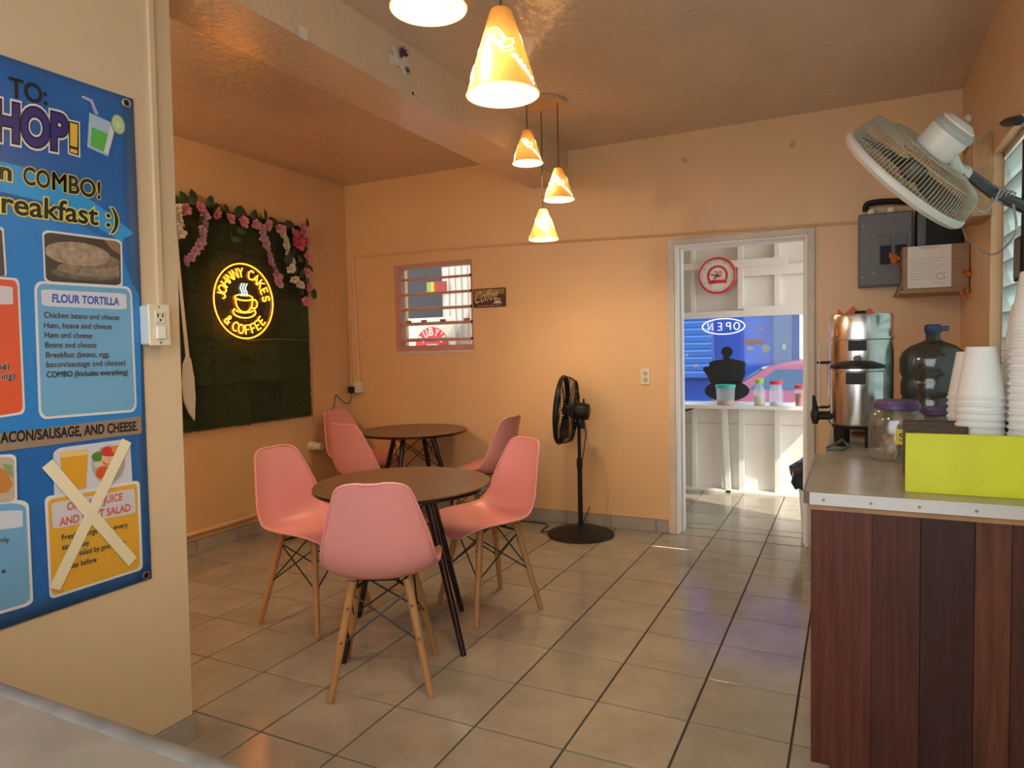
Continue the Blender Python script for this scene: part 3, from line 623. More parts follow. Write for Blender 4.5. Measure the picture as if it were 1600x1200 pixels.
STROKE = {'J': [[(.55, 1), (.55, .3)]+A_(.3, .28, .25, .28, 0, -180)], 'O': [A_(.36, .5, .36, .5, 0, 360, 20)], 'H': [[(0, 0), (0, 1)], [(.6, 0), (.6, 1)], [(0, .5), (.6, .5)]],
          'N': [[(0, 0), (0, 1), (.6, 0), (.6, 1)]], 'Y': [[(0, 1), (.32, .5), (.64, 1)], [(.32, .5), (.32, 0)]], 'C': [A_(.38, .5, .38, .5, 50, 310, 16)], 'A': [[(0, 0), (.34, 1), (.68, 0)], [(.14, .35), (.54, .35)]],
          'K': [[(0, 0), (0, 1)], [(.55, 1), (0, .45)], [(.18, .58), (.58, 0)]], 'E': [[(.5, 1), (0, 1), (0, 0), (.5, 0)], [(0, .5), (.42, .5)]], 'F': [[(.5, 1), (0, 1), (0, 0)], [(0, .5), (.42, .5)]],
          'S': [A_(.28, .74, .26, .26, 30, 270, 10)+A_(.28, .24, .27, .24, 90, -150, 10)[1:]], '&': [[(.62, 0), (.12, .72)]+A_(.26, .80, .15, .19, 200, -40, 8)+[(.06, .42)]+A_(.25, .22, .22, .22, 160, 350, 8)+[(.6, .42)]], 'P': [[(0, 0), (0, 1)], [(0, 1), (.3, 1)]+A_(.3, .75, .25, .25, 90, -90, 8)+[(0, .5)]]}
def neon_word(word, angs, rr, hgt, flip):
    for ch, a in zip(word, angs):
        if ch == ' ': continue
        a = math.radians(a); c = (math.cos(a)*rr, math.sin(a)*rr); up = Vector((math.cos(a), math.sin(a))) * (-1 if flip else 1); rt = Vector((up.y, -up.x))
        w = max(p[0] for s in STROKE[ch] for p in s); b = MB()
        for s in STROKE[ch]:
            pts = [(c[0]+rt.x*(p[0]-w/2)*hgt+up.x*(p[1]-.5)*hgt, c[1]+rt.y*(p[0]-w/2)*hgt+up.y*(p[1]-.5)*hgt) for p in s]
            b.tube([N3(*q) for q in pts], .0036, 6)
        b.build('neon_letter', NEON, ns, smooth=True)
neon_word('JOHNNY CAKES', [172, 158, 142.5, 127, 111.5, 97, 85, 71, 56, 40, 24, 8], .196, .062, False)
neon_word('& COFFEE', [222, 234, 243, 258, 274, 289, 303, 318], .196, .062, True)
def neon(name, pts, r=.0036, m=NEON, closed=False): MB().tube([N3(*p) for p in pts], r, 6, closed=closed).build(name, m, ns, smooth=True)
neon('neon_cup_rim', A_(-.005, .025, .078, .020, 0, 350, 24), closed=True)
neon('neon_cup_bowl', [(-.083, .022)]+A_(-.005, .0, .072, .075, 195, 345, 16)+[(.073, .022)])
neon('neon_cup_handle', [(.073, .010)]+A_(.085, -.015, .026, .030, 100, -100, 10)+[(.060, -.045)])
neon('neon_saucer', A_(-.005, -.075, .098, .040, 150, 390, 24)); neon('neon_saucer', A_(-.005, -.058, .075, .022, 195, 345, 16))
for k, x in enumerate((-.026, -.004, .018)): neon('neon_steam', [(x+.008*math.sin(t*1.1), .035+t*.0125) for t in range(8)], .0032, NEONW)
for u, v in ((0, .165), (.13, .0), (-.15, .02), (0, -.13), (-.17, -.005)): MB().lathe([(.004, 0), (.004, .006)], 8, Vector(N3(u, v))-Vector((.008, 0, 0)), (1, 0, 0)).build('standoff', mat('standoff_copper', (.5, .2, .08), .4, .6), ns)
MB().tube([(NC.x, .49, NC.z-NR), (XL+.05, .49, 1.39), (XL+.045, .8, 1.40), (XL+.045, 1.16, 1.385), (XL+.01, 1.17, .70), (XL+.01, 1.38, .72)], .0018, 5).build('power_wire', mat('clear_wire', (.35, .36, .3), .4), ns, smooth=True)
# paddle
PW = mat('paddle_white', (.72, .68, .60), .35)
pd = thing('long_paddle', 'white long handled paddle hanging at the left edge of the grass panel', 'paddle', (XL+.05, .03, .87))
MB().tube([onX(274, 350, XL+.05), onX(283, 460, XL+.05), onX(293, 556, XL+.05)], [.008, .010, .012], 8).build('handle', PW, pd, smooth=True)
pts = [(291, 553), (296, 562), (301, 590), (303, 620), (302, 657), (294, 645), (287, 628), (284, 600), (285, 570)]
MB().prism([onX(x, y, XL+.045) for x, y in pts], (.016, 0, 0)).build('blade', PW, pd)
# drain stub, corner outlet and adapter
ps = thing('pipe_stub', 'short painted drain pipe stub sticking out of the left wall', 'pipe', (XL, 1.155, .53))
MB().tube([(XL, 1.15, .555), (XL+.11, 1.15, .555)], .026, 16).build('pipe', OFFW, ps, smooth=True)
MB().tube([(XL+.0, 1.15, .555), (XL+.045, 1.15, .555)], .036, 16).build('collar', OFFW, ps, smooth=True)
ob = thing('corner_outlet', 'white surface outlet box with black adapter in the far corner', 'outlet', (-3.245, YB, .94))
MB().bbox(-3.285, -3.205, YB-.045, YB, .945, 1.04, .004).build('outlet_box', OFFW, ob)
MB().bbox(-3.31, -3.265, YB-.085, YB-.045, .945, 1.0, .004).build('adapter', BLACKP, ob)
MB().tube(cat_rom([(-3.285, YB-.07, .945), (-3.29, YB-.06, .90), (-3.31, YB-.08, .86), (XL+.01, 1.55, .865), (XL+.01, 1.47, .93), (XL+.01, 1.44, .92), (XL+.01, 1.42, .84), (XL+.01, 1.36, .78), (XL+.01, 1.30, .74)], 4), .003, 6).build('adapter_cord', BLACKP, ob, smooth=True)

# ================================================================== PENDANT LAMPS
SHADE = mat('bamboo_shade', (.62, .36, .09), .42, noise=(30, .15), streak=(1, 1, .1)); SHIN = mat('shade_inside', (.62, .52, .34), .6)
def lucent(m, col, fac):
    nt = m.node_tree; o = nt.nodes['Material Output']; b = nt.nodes['Principled BSDF']; t = nt.nodes.new('ShaderNodeBsdfTranslucent'); t.inputs[0].default_value = (*col, 1)
    x = nt.nodes.new('ShaderNodeMixShader'); x.inputs[0].default_value = fac; nt.links.new(b.outputs[0], x.inputs[1]); nt.links.new(t.outputs[0], x.inputs[2]); nt.links.new(x.outputs[0], o.inputs[0])
lucent(SHADE, (.95, .58, .20), .09); lucent(SHIN, (.95, .85, .65), .5)
LITE = mat('shade_cutout_glow', (1, .9, .7), .6, emit=((1, .82, .52), 2.2)); BULB = mat('bulb_glow', (1, .9, .7), .5, emit=((1, .80, .50), 6))  # cutouts are raised strokes; emission stands for bulb light leaking through
SWIRL = mat('swirl_print', (.10, .09, .07), .6)
CABLE = mat('lamp_cable', (.03, .025, .02), .5); CANOPY = mat('lamp_canopy_wood', (.60, .38, .18), .4, noise=(12, .2))
def pendant(parent, x, y, zt, zb, ztop, rb, rt, rot=0, energy=6):
    """one cone shade: top zt, bottom zb, cable up to ztop"""
    h = zt-zb; c = (x, y, 0)
    MB().tube([(x, y, zt), (x, y, ztop)], .0028, 6).build('cable', CABLE, parent, smooth=True)
    sh = MB().lathe([(rb, zb), (rt+.004, zt-.004), (rt, zt), (.004, zt+.002)], 40, c, None, False, True).build('shade', SHADE, parent, smooth=True)
    MB().lathe([(rb-.002, zb+.001), (rt-.002, zt-.01)], 40, c, None, False, True).build('shade_lining', SHIN, sh, smooth=True)
    MB().tube([(x+rb*math.cos(2*PI*k/40), y+rb*math.sin(2*PI*k/40), zb) for k in range(40)], .0018, 5, closed=True).build('shade_rim', SHIN, sh, smooth=True)
    MB().sphere((x, y, zb+h*.62), .024, 14, 10, (1, 1, 1.2)).build('bulb', BULB, parent, smooth=True)
    def on(a, t, lift): rr = rb+(rt-rb)*t+lift; a = a0_[0]+(a-a0_[0])*min(2.2, rb/rr); return (x+rr*math.cos(a), y+rr*math.sin(a), zb+h*t)
    a0_ = [0]
    def motif(a0, inner):
        a0_[0] = a0
        b = MB(); lift = -.004 if inner else .0012; m_ = SWIRL if inner else LITE
        def stroke(pts, r):
            b.tube([on(a0+u/rb, v, lift) for u, v in pts], r, 4)
        w = .0009 if inner else .0021; q = 1.35*rb/.09
        E_ = lambda cx, cy, rx, ry, a, n=12: [(q*(cx+rx*math.cos(t)*math.cos(a)-ry*math.sin(t)*math.sin(a)), cy+(rx*math.cos(t)*math.sin(a)+ry*math.sin(t)*math.cos(a))*4.6) for t in [2*PI*k/n for k in range(n+1)]]
        if not inner:
            stroke(E_(-.012, .60, .026, .011, 1.9), w); stroke(E_(.006, .50, .016, .008, .9), w); stroke(E_(-.010, .58, .016, .005, 1.9), w); stroke(E_(.004, .42, .012, .006, .2), w)
            stroke([(q*-.002, .38), (q*-.016, .50), (q*-.024, .60)], w); stroke([(q*-.024, .60), (q*-.032, .64), (q*-.03, .70)], w*.6)
            for k in range(5): stroke(E_(.018+.009*k, .34-.055*k, .006-.0006*k, .004, .5*k, 7), w)
            stroke([(q*(.01+.01*k), .36-.06*k+.02*math.sin(k*2.2)) for k in range(6)], w)
        else:
            sp = lambda cx, cy, s, n=14: [(q*(cx+s*(.012*(1-k/n))*math.cos(k*.75)), cy+(.012*(1-k/n))*math.sin(k*.75)*4.6) for k in range(n)]
            stroke(sp(-.03, .22, 1), w*1.6); stroke(sp(.03, .28, -1), w*1.6); stroke([(q*-.02, .25), (0, .16), (q*.012, .30), (q*.02, .22)], w*1.8); stroke([(q*.0, .3), (q*.008, .1)], w*2.4)
        b.build('cutout_glow_motif' if not inner else 'swirl_motif', m_, sh)
    for a in (rot, rot+2.1, rot+4.2): motif(a, False)
    motif(rot+2.2, True)
    l = bpy.data.lights.new('bulb_light', 'POINT'); l.energy = energy; l.color = (1, .76, .47); l.shadow_soft_size = .03
    o = bpy.data.objects.new('bulb_light', l); COL.objects.link(o); o.parent = parent; o.location = Vector((x, y, zb+h*.30))-W[parent.name]
va = math.atan2(CAM.y-.65, CAM.x+1.08)
f1 = thing('pendant_lamp', 'far cluster of three small cone pendants on a round wooden ceiling plate', 'pendant lamp', (-1.07, .67, HC), 'three-cone pendant clusters')
MB().lathe([(.118, HC-.022), (.122, HC-.018), (.122, HC-.002), (.118, HC)], 40, (-1.066, .668, 0)).build('ceiling_plate', CANOPY, f1, smooth=True)
pendant(f1, -1.145, .60, 2.517, 2.336, HC-.02, .087, .022, va+.15, 8)
pendant(f1, -.985, .665, 2.300, 2.126, HC-.02, .087, .022, va+.1, 8)
pendant(f1, -1.12, .745, 2.100, 1.926, HC-.02, .087, .022, va-.5, 8)
f2 = thing('pendant_lamp', 'near cluster of large looking cone pendants hanging at the top edge', 'pendant lamp', (-.40, -1.44, HC), 'three-cone pendant clusters')
MB().lathe([(.118, HC-.022), (.122, HC-.018), (.122, HC-.002), (.118, HC)], 40, (-.37, -1.44, 0)).build('ceiling_plate', CANOPY, f2, smooth=True)
va2 = math.atan2(CAM.y+1.41, CAM.x+.284)
pendant(f2, -.284, -1.411, 2.139, 1.932, HC-.02, .091, .024, va2+.12, 8)
pendant(f2, -.405, -1.553, 2.318, 2.112, HC-.02, .091, .024, va2+.3, 8)

# ================================================================== MENU BANNER ON THE PARTITION
PN = Vector((1, 0, -.0235)).normalized()
def pm(name, c, emit=None): return mat(name, c, .32, coat=.15)
bn = thing('menu_banner', 'blue vinyl menu banner hanging on the partition', 'banner', tuple(onP(236, 905)))
bt = MB(); c_tl = onP(0, 92); c_tr = onP(207, 153); c_br = onP(236, 905); c_bl = onP(0, 977)
YL = -2.55; ztop = c_tr.z-.004; zbot = c_br.z+.004
rows = []
for j in range(25):
    t = j/24; z = zbot+(ztop-zbot)*t; yr = c_br.y+(c_tr.y-c_br.y)*t
    rows.append([Vector((xp(z)+.003+.0012*math.sin(9*y_+2*z)*math.sin(5*z), y_, z)) for y_ in [YL+(yr-YL)*k/20 for k in range(21)]])
v = [p for r in rows for p in r]; f = [(j*21+k, j*21+k+1, (j+1)*21+k+1, (j+1)*21+k) for j in range(24) for k in range(20)]
BV = mat('banner_blue', (.020, .16, .50), .34, noise=(2.2, .25, (.012, .105, .37)), coat=.2)
sheet = MB().add(v, f).build('banner_sheet', BV, bn, smooth=True, ang=3); md = sheet.modifiers.new('thickness', 'SOLIDIFY'); md.thickness = .001
LV = .0050
def bl(q, u, v): return (q[0]*(1-u)+q[1]*u)*v+(q[3]*(1-u)+q[2]*u)*(1-v)      # q: TL TR BR BL
def quad(px): return [onP(x, y, 0) for x, y in px]
def pr(name, px, c, lift, rad=.08, parent=None):
    q = quad(px); P = [bl(q, u, v)+PN*lift for u, v in rrect(0, 1, 0, 1, rad)]
    MB().poly(P).build('print_'+name, pm('print_'+name+'_%d' % int(sum(c)*1000), c), parent or bn)
def pgon(name, px, c, lift): MB().poly([onP(x, y, 0)+PN*lift for x, y in px]).build('print_'+name, pm('print_'+name+'_%d' % int(sum(c)*1000), c), bn)
def ptext(body, bl_, br_, tl_, c, lift, bold=.01, outline=None, ow=.03, shear=0, spacing=1):
    BLp, BRp, TLp = onP(*bl_), onP(*br_), onP(*tl_)
    if outline: letter(MB(), body, BLp, BRp, TLp, PN, lift-.0004, bold, ow, shear, spacing).build('lettering_outline', pm('ink_outline_%d' % int(sum(outline)*1000), outline), bn)
    letter(MB(), body, BLp, BRp, TLp, PN, lift, bold, 0, shear, spacing).build('lettering', pm('ink_%d' % int(sum(c)*1000), c), bn)
INK = (.012, .012, .014); PWH = (.72, .72, .74); PBL = (.16, .40, .66); LB = (.03, .27, .72); YEL = (.80, .68, .10); ORG = (.72, .40, .04)
z4 = lambda L, ox, oy, s=4: [(x/s+ox, y/s+oy) for x, y in L]
# lighter waves of the print
pgon('wave', z4([(-500, 700), (-100, 745), (120, 800), (330, 880), (560, 1010), (760, 1160), (850, 1240), (862, 1340), (700, 1240), (520, 1130), (300, 1030), (0, 960), (-500, 900)], 0, 60), (.03, .34, .78), LV)
pgon('wave', z4([(-500, 1000), (0, 1010), (240, 1050), (440, 1130), (640, 1250), (740, 1330), (860, 1440), (880, 2360), (-500, 2560)], 0, 60), (.025, .22, .62), LV)
# heading
ptext('TO:', (12, 150), (72, 165), (11, 120), INK, LV+.001, .02)
ptext('SHOP', (-42, 209), (104, 236), (-42, 150), (.035, .03, .20), LV+.0016, .035, INK, .035)
letter(MB(), 'SHOP', onP(-42, 209), onP(104, 236), onP(-42, 150), PN, LV+.0008, .035, .075).build('lettering_outline', pm('ink_outline_white', (.78, .76, .80)), bn)
b = MB(); b.poly([onP(x, y)+PN*(LV+.0008) for x, y in [(103, 186), (123, 191), (123.5, 247), (104, 241)]]).build('print_mark_outline', pm('ink_outline_white', (.78, .76, .80)), bn)
pgon('mark_edge', [(105, 189), (121, 193), (121, 244), (106, 239)], INK, LV+.0012)
pgon('mark', [(107, 192), (119, 195), (118.5, 231), (107.5, 228)], (.80, .50, .06), LV+.0017); pgon('mark', [(107.5, 232), (118.5, 235), (118.5, 241), (107.5, 238)], (.80, .50, .06), LV+.0017)
ptext('n', (-4, 279), (16, 283), (-3, 252), INK, LV+.0016, .03, YEL, .05)
for w_, x0, x1, bo in (('CO', 34, 76, .024), ('M', 80, 101, .024), ('BO!', 105, 155, .024)): ptext(w_, (x0, 287+(x0-34)*.198), (x1, 287+(x1-34)*.198), (x0, 260+(x0-34)*.198), INK, LV+.0016, bo, YEL, .036)
ptext('reakfast :)', (0, 332), (183, 356), (0, 299), INK, LV+.0016, .018, YEL, .042)
# drink drawing
pgon('drink_glass', z4([(550, 465), (718, 540), (668, 740), (537, 680)], 0, 60), (.42, .55, .72), LV+.001)
pgon('drink_fill', z4([(565, 555), (668, 600), (640, 712), (556, 672)], 0, 60), (.12, .50, .10), LV+.0014)
pgon('drink_shine', z4([(680, 548), (712, 560), (668, 722), (640, 712)], 0, 60), (.70, .72, .80), LV+.0014)
pgon('straw', z4([(505, 358), (570, 385), (608, 480), (585, 475), (555, 400), (500, 372)], 0, 60), (.45, .42, .66), LV+.0014)
q0 = onP(730/4, 540/4+60)
for r_, c in ((.030, (.16, .30, .12)), (.026, (.50, .66, .38)), (.010, (.60, .74, .48))): MB().poly([q0+Vector((0, r_*math.cos(2*PI*k/20)*.75, r_*math.sin(2*PI*k/20)*1.0))+PN*(LV+.0018+(.03-r_)*.02) for k in range(20)]).build('print_lime', pm('print_lime_%d' % int(r_*1000), c), bn)
# tortilla photo
pr('photo_edge', z4([(255, 75), (755, 140), (760, 440), (268, 410)], 0, 340), PWH, LV+.001, .09)
pr('photo', z4([(266, 90), (743, 152), (748, 425), (278, 398)], 0, 340), (.075, .05, .035), LV+.0014, .09)
pgon('photo_corner', z4([(640, 140), (725, 155), (742, 190), (742, 230), (690, 200)], 0, 340), (.30, .17, .07), LV+.0016)
TQ = quad(z4([(266, 90), (743, 152), (748, 425), (278, 398)], 0, 340))
for cu, cv, ru, rv, c in ((.52, .20, .46, .13, (.20, .17, .12)), (.58, .30, .44, .15, (.30, .26, .18)), (.62, .42, .37, .15, (.36, .31, .23)), (.55, .52, .44, .18, (.27, .23, .17)), (.42, .62, .43, .25, (.46, .39, .29))):
    MB().poly([bl(TQ, min(.98, max(.01, cu+ru*math.cos(2*PI*k/28))), cv+rv*math.sin(2*PI*k/28))+PN*(LV+.0018+cv*.0006) for k in range(28)]).build('print_tortilla', mat('print_tortilla_%d' % int(cv*100), c, .35, noise=(60, .4, (c[0]*.6, c[1]*.42, c[2]*.35))), bn)
# flour tortilla panel
FQ = z4([(203, 395), (815, 432), (848, 1213), (235, 1262)], 0, 340)
pr('panel_edge', FQ, PWH, LV+.0012, .07); pr('panel', z4([(220, 412), (802, 446), (835, 1198), (250, 1245)], 0, 340), PBL, LV+.0020, .065)
pr('title_bar', z4([(246, 448), (778, 476), (783, 576), (252, 553)], 0, 340), (.62, .66, .76), LV+.0024, .10)
ptext('FLOUR TORTILLA', (79, 472), (184, 477), (79, 459.5), (.03, .09, .50), LV+.0028, .03)
for body, x0, yb, x1, y1 in (('Chicken beans and cheese', 262, 625, 735, 640), ('Ham, beans and cheese', 263, 690, 687, 696), ('Ham and cheese', 267, 750, 565, 753), ('Beans and cheese', 271, 813, 593, 812), ('Breakfast (beans, egg,', 275, 875, 675, 869), ('bacon/sausage and cheese)', 278, 935, 772, 922), ('COMBO (Includes everything)', 281, 998, 788, 980)):
    h = 36; ptext(body, (x0/4, yb/4+340), (x1/4, y1/4+340), (x0/4, (yb-h)/4+340), INK, LV+.0032, .016, (.62, .68, .76), .018)
z3 = lambda L: [(x/3.157, y/3.157+620) for x, y in L]
# red panel at the left, cut by the frame
pr('red_edge', z4([(-500, 330), (112, 380), (150, 1225), (-500, 1330)], 0, 340), PWH, LV+.0012, .05)
pr('red_panel', z4([(-500, 345), (98, 394), (134, 1212), (-500, 1315)], 0, 340), (.72, .10, .035), LV+.0018, .05)
pr('red_title', z4([(-500, 390), (70, 432), (73, 545), (-500, 520)], 0, 340), (.62, .60, .66), LV+.0022, .08)
ptext('se)', (-4, 577), (12, 576), (-4, 567), INK, LV+.0026, .02, (.75, .72, .7), .03); ptext('ing)', (0, 593), (21, 591), (0, 583), INK, LV+.0026, .02, (.75, .72, .7), .03)
pr('photo_edge', z4([(-300, 20), (15, 62), (35, 365), (-300, 380)], 0, 340), PWH, LV+.001, .05); pr('photo', z4([(-300, 30), (3, 78), (22, 365), (-300, 375)], 0, 340), (.10, .07, .05), LV+.0014, .05)
# brown strip
pr('strip', z3([(-900, 290), (690, 95), (692, 180), (-900, 385)]), (.30, .22, .15), LV+.0012, .03)
ptext('ACON/SAUSAGE, AND CHEESE.', (-2, 692), (213, 672), (-2, 675.5), INK, LV+.0018, .03)
# orange juice block, crossed out with tape
pr('photo_edge', z3([(255, 255), (635, 205), (650, 470), (262, 520)]), (.62, .63, .70), LV+.001, .12)
pgon('juice', z3([(288, 275), (428, 258), (418, 450), (306, 462)]), (.70, .36, .03), LV+.0016); pgon('juice_foam', z3([(288, 275), (330, 262), (428, 258), (427, 285), (290, 300)]), (.78, .55, .22), LV+.0019)
SQ = quad(z3([(440, 240), (612, 228), (614, 415), (444, 430)]))
rr_ = random.Random(3)
MB().poly([bl(SQ, .5+.48*math.cos(2*PI*k/24), .48+.5*math.sin(2*PI*k/24))+PN*(LV+.0016) for k in range(24)]).build('print_salad', pm('print_salad', (.42, .40, .36)), bn)
for k in range(16):
    cu, cv = .5+rr_.uniform(-.34, .34), .48+rr_.uniform(-.34, .38); ru = rr_.uniform(.09, .2); c = rr_.choice([(.65, .05, .03), (.75, .25, .05), (.10, .22, .03), (.62, .10, .03), (.75, .45, .2), (.60, .58, .5)])
    MB().poly([bl(SQ, cu+ru*math.cos(2*PI*q/10), cv+ru*.7*math.sin(2*PI*q/10))+PN*(LV+.0018+k*.00004) for q in range(10)]).build('print_fruit', pm('print_fruit_%d' % int(c[0]*100+c[1]*1000), c), bn)
pr('yellow_edge', z3([(212, 492), (682, 410), (698, 850), (238, 998)]), PWH, LV+.0013, .05); pr('yellow_panel', z3([(228, 506), (668, 426), (684, 842), (250, 980)]), ORG, LV+.002, .05)
pr('title_bar', z3([(246, 522), (656, 450), (662, 572), (252, 652)]), (.62, .60, .68), LV+.0024, .08)
RDI = (.62, .14, .07)
ptext('ORANGE JUICE', tuple(z3([(322, 560)])[0]), tuple(z3([(596, 508)])[0]), tuple(z3([(322, 522)])[0]), RDI, LV+.0028, .03)
ptext('AND FRUIT SALAD', tuple(z3([(284, 636)])[0]), tuple(z3([(636, 560)])[0]), tuple(z3([(284, 598)])[0]), RDI, LV+.0028, .03)
for body, x0, y0_, x1, y1_ in (('Fresh orange juice every', 296, 706, 622, 640), ('single day', 298, 754, 434, 728), ('Fruit salad by pre-order', 312, 798, 612, 726), ('1 day before', 320, 848, 468, 812)):
    ptext(body, tuple(z3([(x0, y0_)])[0]), tuple(z3([(x1, y1_)])[0]), tuple(z3([(x0, y0_-27)])[0]), INK, LV+.003, .015, (.75, .55, .25), .025)
# second blue panel and photo, cut by the frame
pr('panel_edge', z3([(-900, 430), (135, 512), (158, 1022), (-900, 1330)]), PWH, LV+.0012, .05); pr('panel', z3([(-900, 440), (120, 530), (143, 1010), (-900, 1312)]), PBL, LV+.002, .05)
pr('title_bar', z3([(-900, 620), (103, 556), (105, 640), (-900, 760)]), (.62, .66, .76), LV+.0024, .06)
ptext('nly', tuple(z3([(-6, 716)])[0]), tuple(z3([(38, 714)])[0]), tuple(z3([(-6, 690)])[0]), INK, LV+.0028, .02, (.62, .68, .76), .03); ptext('e', tuple(z3([(0, 868)])[0]), tuple(z3([(20, 866)])[0]), tuple(z3([(0, 842)])[0]), INK, LV+.0028, .02, (.62, .68, .76), .03)
pr('photo_edge', z3([(-300, 300), (72, 280), (78, 520), (-300, 560)]), PWH, LV+.0024, .10); pr('photo', z3([(-300, 312), (62, 295), (66, 515), (-300, 550)]), (.50, .42, .34), LV+.0027, .1)
pgon('toast', z3([(-60, 330), (20, 360), (56, 430), (30, 470), (-60, 480)]), (.55, .22, .05), LV+.0029); pgon('leaf', z3([(5, 330), (50, 335), (58, 400), (30, 385)]), (.25, .33, .15), LV+.0031)
for x, y in ((197.5, 161), (228.5, 899)):
    p = onP(x, y, .006); MB().tube([p+Vector((0, .011*math.cos(2*PI*k/20), .011*math.sin(2*PI*k/20))) for k in range(20)], .0032, 8, closed=True).build('grommet', CHROME if y < 500 else SCREW, bn, smooth=True)
    MB().lathe([(.009, 0), (.009, .001)], 14, p, (1, 0, 0)).build('grommet_hole', BLACKP, bn)
TAPE = mat('masking_tape', (.80, .74, .52), .55)
for (xa, ya), (xb, yb), lab, lf in (((222, 328), (645, 812), 'cream tape strip running from upper left across the orange juice panel', .0095), ((615, 215), (258, 945), 'cream tape strip running from upper right across the orange juice panel', .0103)):
    A, B = onP(*z3([(xa, ya)])[0]), onP(*z3([(xb, yb)])[0]); d = (B-A).normalized(); s = d.cross(PN).normalized()*.0165
    tag(MB().obox((A+B)/2+PN*lf, (B-A)/2, s, PN*.0003).build('tape_strip', TAPE), lab, 'tape', 'tape strips crossing out the menu')
# outlet on the partition
o1 = thing('surface_outlet', 'white surface outlet box beside the blue banner', 'outlet', (xp(1.4), -1.53, 1.34))
xo = xp(1.4); ya_, yb_ = onX(233, 505, xo+.05).y, onX(266, 505, xo+.05).y; ym = (ya_+yb_)/2; hw = (yb_-ya_)/2
MB().bbox(xo-.004, xo+.044, ya_+.003, yb_-.003, 1.335, 1.455, .004).build('outlet_box', mat('outlet_grey_white', (.62, .66, .62), .35), o1)
pl = MB().bbox(xo+.044, xo+.050, ya_, yb_, 1.331, 1.459, .002).build('face_plate', OFFW, o1)
MB().bbox(xo+.050, xo+.054, ym-hw*.45, ym+hw*.45, 1.400, 1.438, .001).build('socket', OFFW, pl)
for dy, z, w, h in ((-.008, 1.424, .002, .006), (.008, 1.424, .002, .006), (0, 1.410, .003, .003)): MB().box(xo+.054, xo+.0545, ym+dy-w, ym+dy+w, z-h, z+h).build('slot', BLACKP, pl)
MB().bbox(xo+.050, xo+.058, ym-hw*.42, ym+hw*.42, 1.352, 1.390, .002).build('switch', WHITE, pl)
for z in (1.341, 1.450): MB().lathe([(.003, 0), (.003, .001)], 8, (xo+.050, ym, z), (1, 0, 0)).build('screw', SCREW, pl)
# worktop at the lower left of the frame
nc = thing('near_worktop', 'scuffed grey worktop in the lower left foreground', 'counter', (-.6, -2.8, 0))
NT = mat('grey_worktop', (.26, .23, .185), .5, noise=(9, .4, (.17, .145, .115)))
MB().bbox(xp(.9)+.012, .16, -3.25, -2.535, .862, .900, .004).build('worktop', NT, nc)
MB().tube([(xp(.9)+.014, -2.528, .888), (.17, -2.528, .888)], .016, 12).build('rounded_edge', mat('worktop_edge', (.20, .185, .165), .45, noise=(16, .4)), nc, smooth=True)
MB().bbox(xp(.9)+.012, .10, -3.2, -2.60, 0, .862, .004).build('counter_body', mat('counter_body_paint', (.35, .28, .2), .5), nc)

# ================================================================== RIGHT-HAND COUNTER
CX, CY, CZ = .385, -.92, .88
ct = thing('counter', 'dark mahogany plank counter with a metal edged grey top', 'counter', ((CX+XR)/2, CY, 0))
MAH = [mat('mahogany_%d' % k, c, .42, spec=.3, noise=(5, .5, (c[0]*.45, c[1]*.4, c[2]*.4)), streak=(11, 11, .55), bump=(30, .05)) for k, c in enumerate([(.125, .032, .016), (.085, .023, .011), (.044, .013, .008), (.125, .040, .018), (.075, .023, .012)])]
px_ = [1280, 1362, 1438, 1523, 1581, 1660]; xs = [onY(x, 900, CY+.02).x for x in px_]; xs[0] = CX+.014
xs = [min(x, XR-.002) for x in xs]+[XR-.002]
for k in range(len(xs)-1):
    if xs[k+1]-xs[k] < .005: continue
    b = MB()
    if k == 0: b.prism([(xs[0], CY+.02, .095), (xs[0]+.048, CY+.02, .095), (xs[0]+.048, CY+.02, .004), (xs[1]-.0004, CY+.02, .004), (xs[1]-.0004, CY+.02, CZ-.05), (xs[0], CY+.02, CZ-.05)], (0, .02, 0))
    else: b.bbox(xs[k]+.0004, xs[k+1]-.0004, CY+.02-.001*(k % 2), CY+.04, .004, CZ-.05, .0008)
    b.build('plank', MAH[k % 5], ct)
MB().bbox(CX+.016, CX+.034, CY+.04, -.20, .12, CZ-.05, .002).build('side_board', MAH[2], ct)
MB().bbox(CX+.045, CX+.063, -.195, YB-.02, .12, CZ-.05, .002).build('side_board', MAH[1], ct)
MB().bbox(CX+.012, XR-.003, CY+.012, CY+.03, CZ-.052, CZ-.034, .002).build('wood_edging', mat('edge_pine', (.42, .22, .09), .45, noise=(14, .3)), ct)
LAM = mat('worn_laminate', (.40, .35, .27), .28, noise=(11, .35, (.29, .25, .19)), bump=(40, .03))
tp1 = MB().prism([(CX+.014, CY, CZ-.034), (XR-.002, CY, CZ-.034), (XR-.002, -.197, CZ-.034), (CX, -.197, CZ-.034), (CX, CY+.014, CZ-.034)], (0, 0, .034)).build('worktop', LAM, ct)
MB().bbox(CX+.035, XR-.002, -.193, YB-.02, CZ-.034, CZ, .002).build('worktop', LAM, ct)
ed = MB().bar((CX+.012, CY-.003, CZ-.016), (XR-.002, CY-.003, CZ-.016), .006, .034).bar((CX+.014, CY-.003, CZ-.016), (CX-.003, CY+.014, CZ-.016), .006, .034).bar((CX-.003, CY+.012, CZ-.016), (CX-.003, -.197, CZ-.016), .006, .034).build('metal_edging', CHROME, ct)
MB().bar((CX+.032, -.19, CZ-.02), (CX+.032, YB-.02, CZ-.02), .006, .034).build('metal_edging', CHROME, ct)
MB().bar((CX+.014, CY-.0075, CZ-.006), (XR-.002, CY-.0075, CZ-.006), .003, .006).build('edging_rib', CHROME, ct)
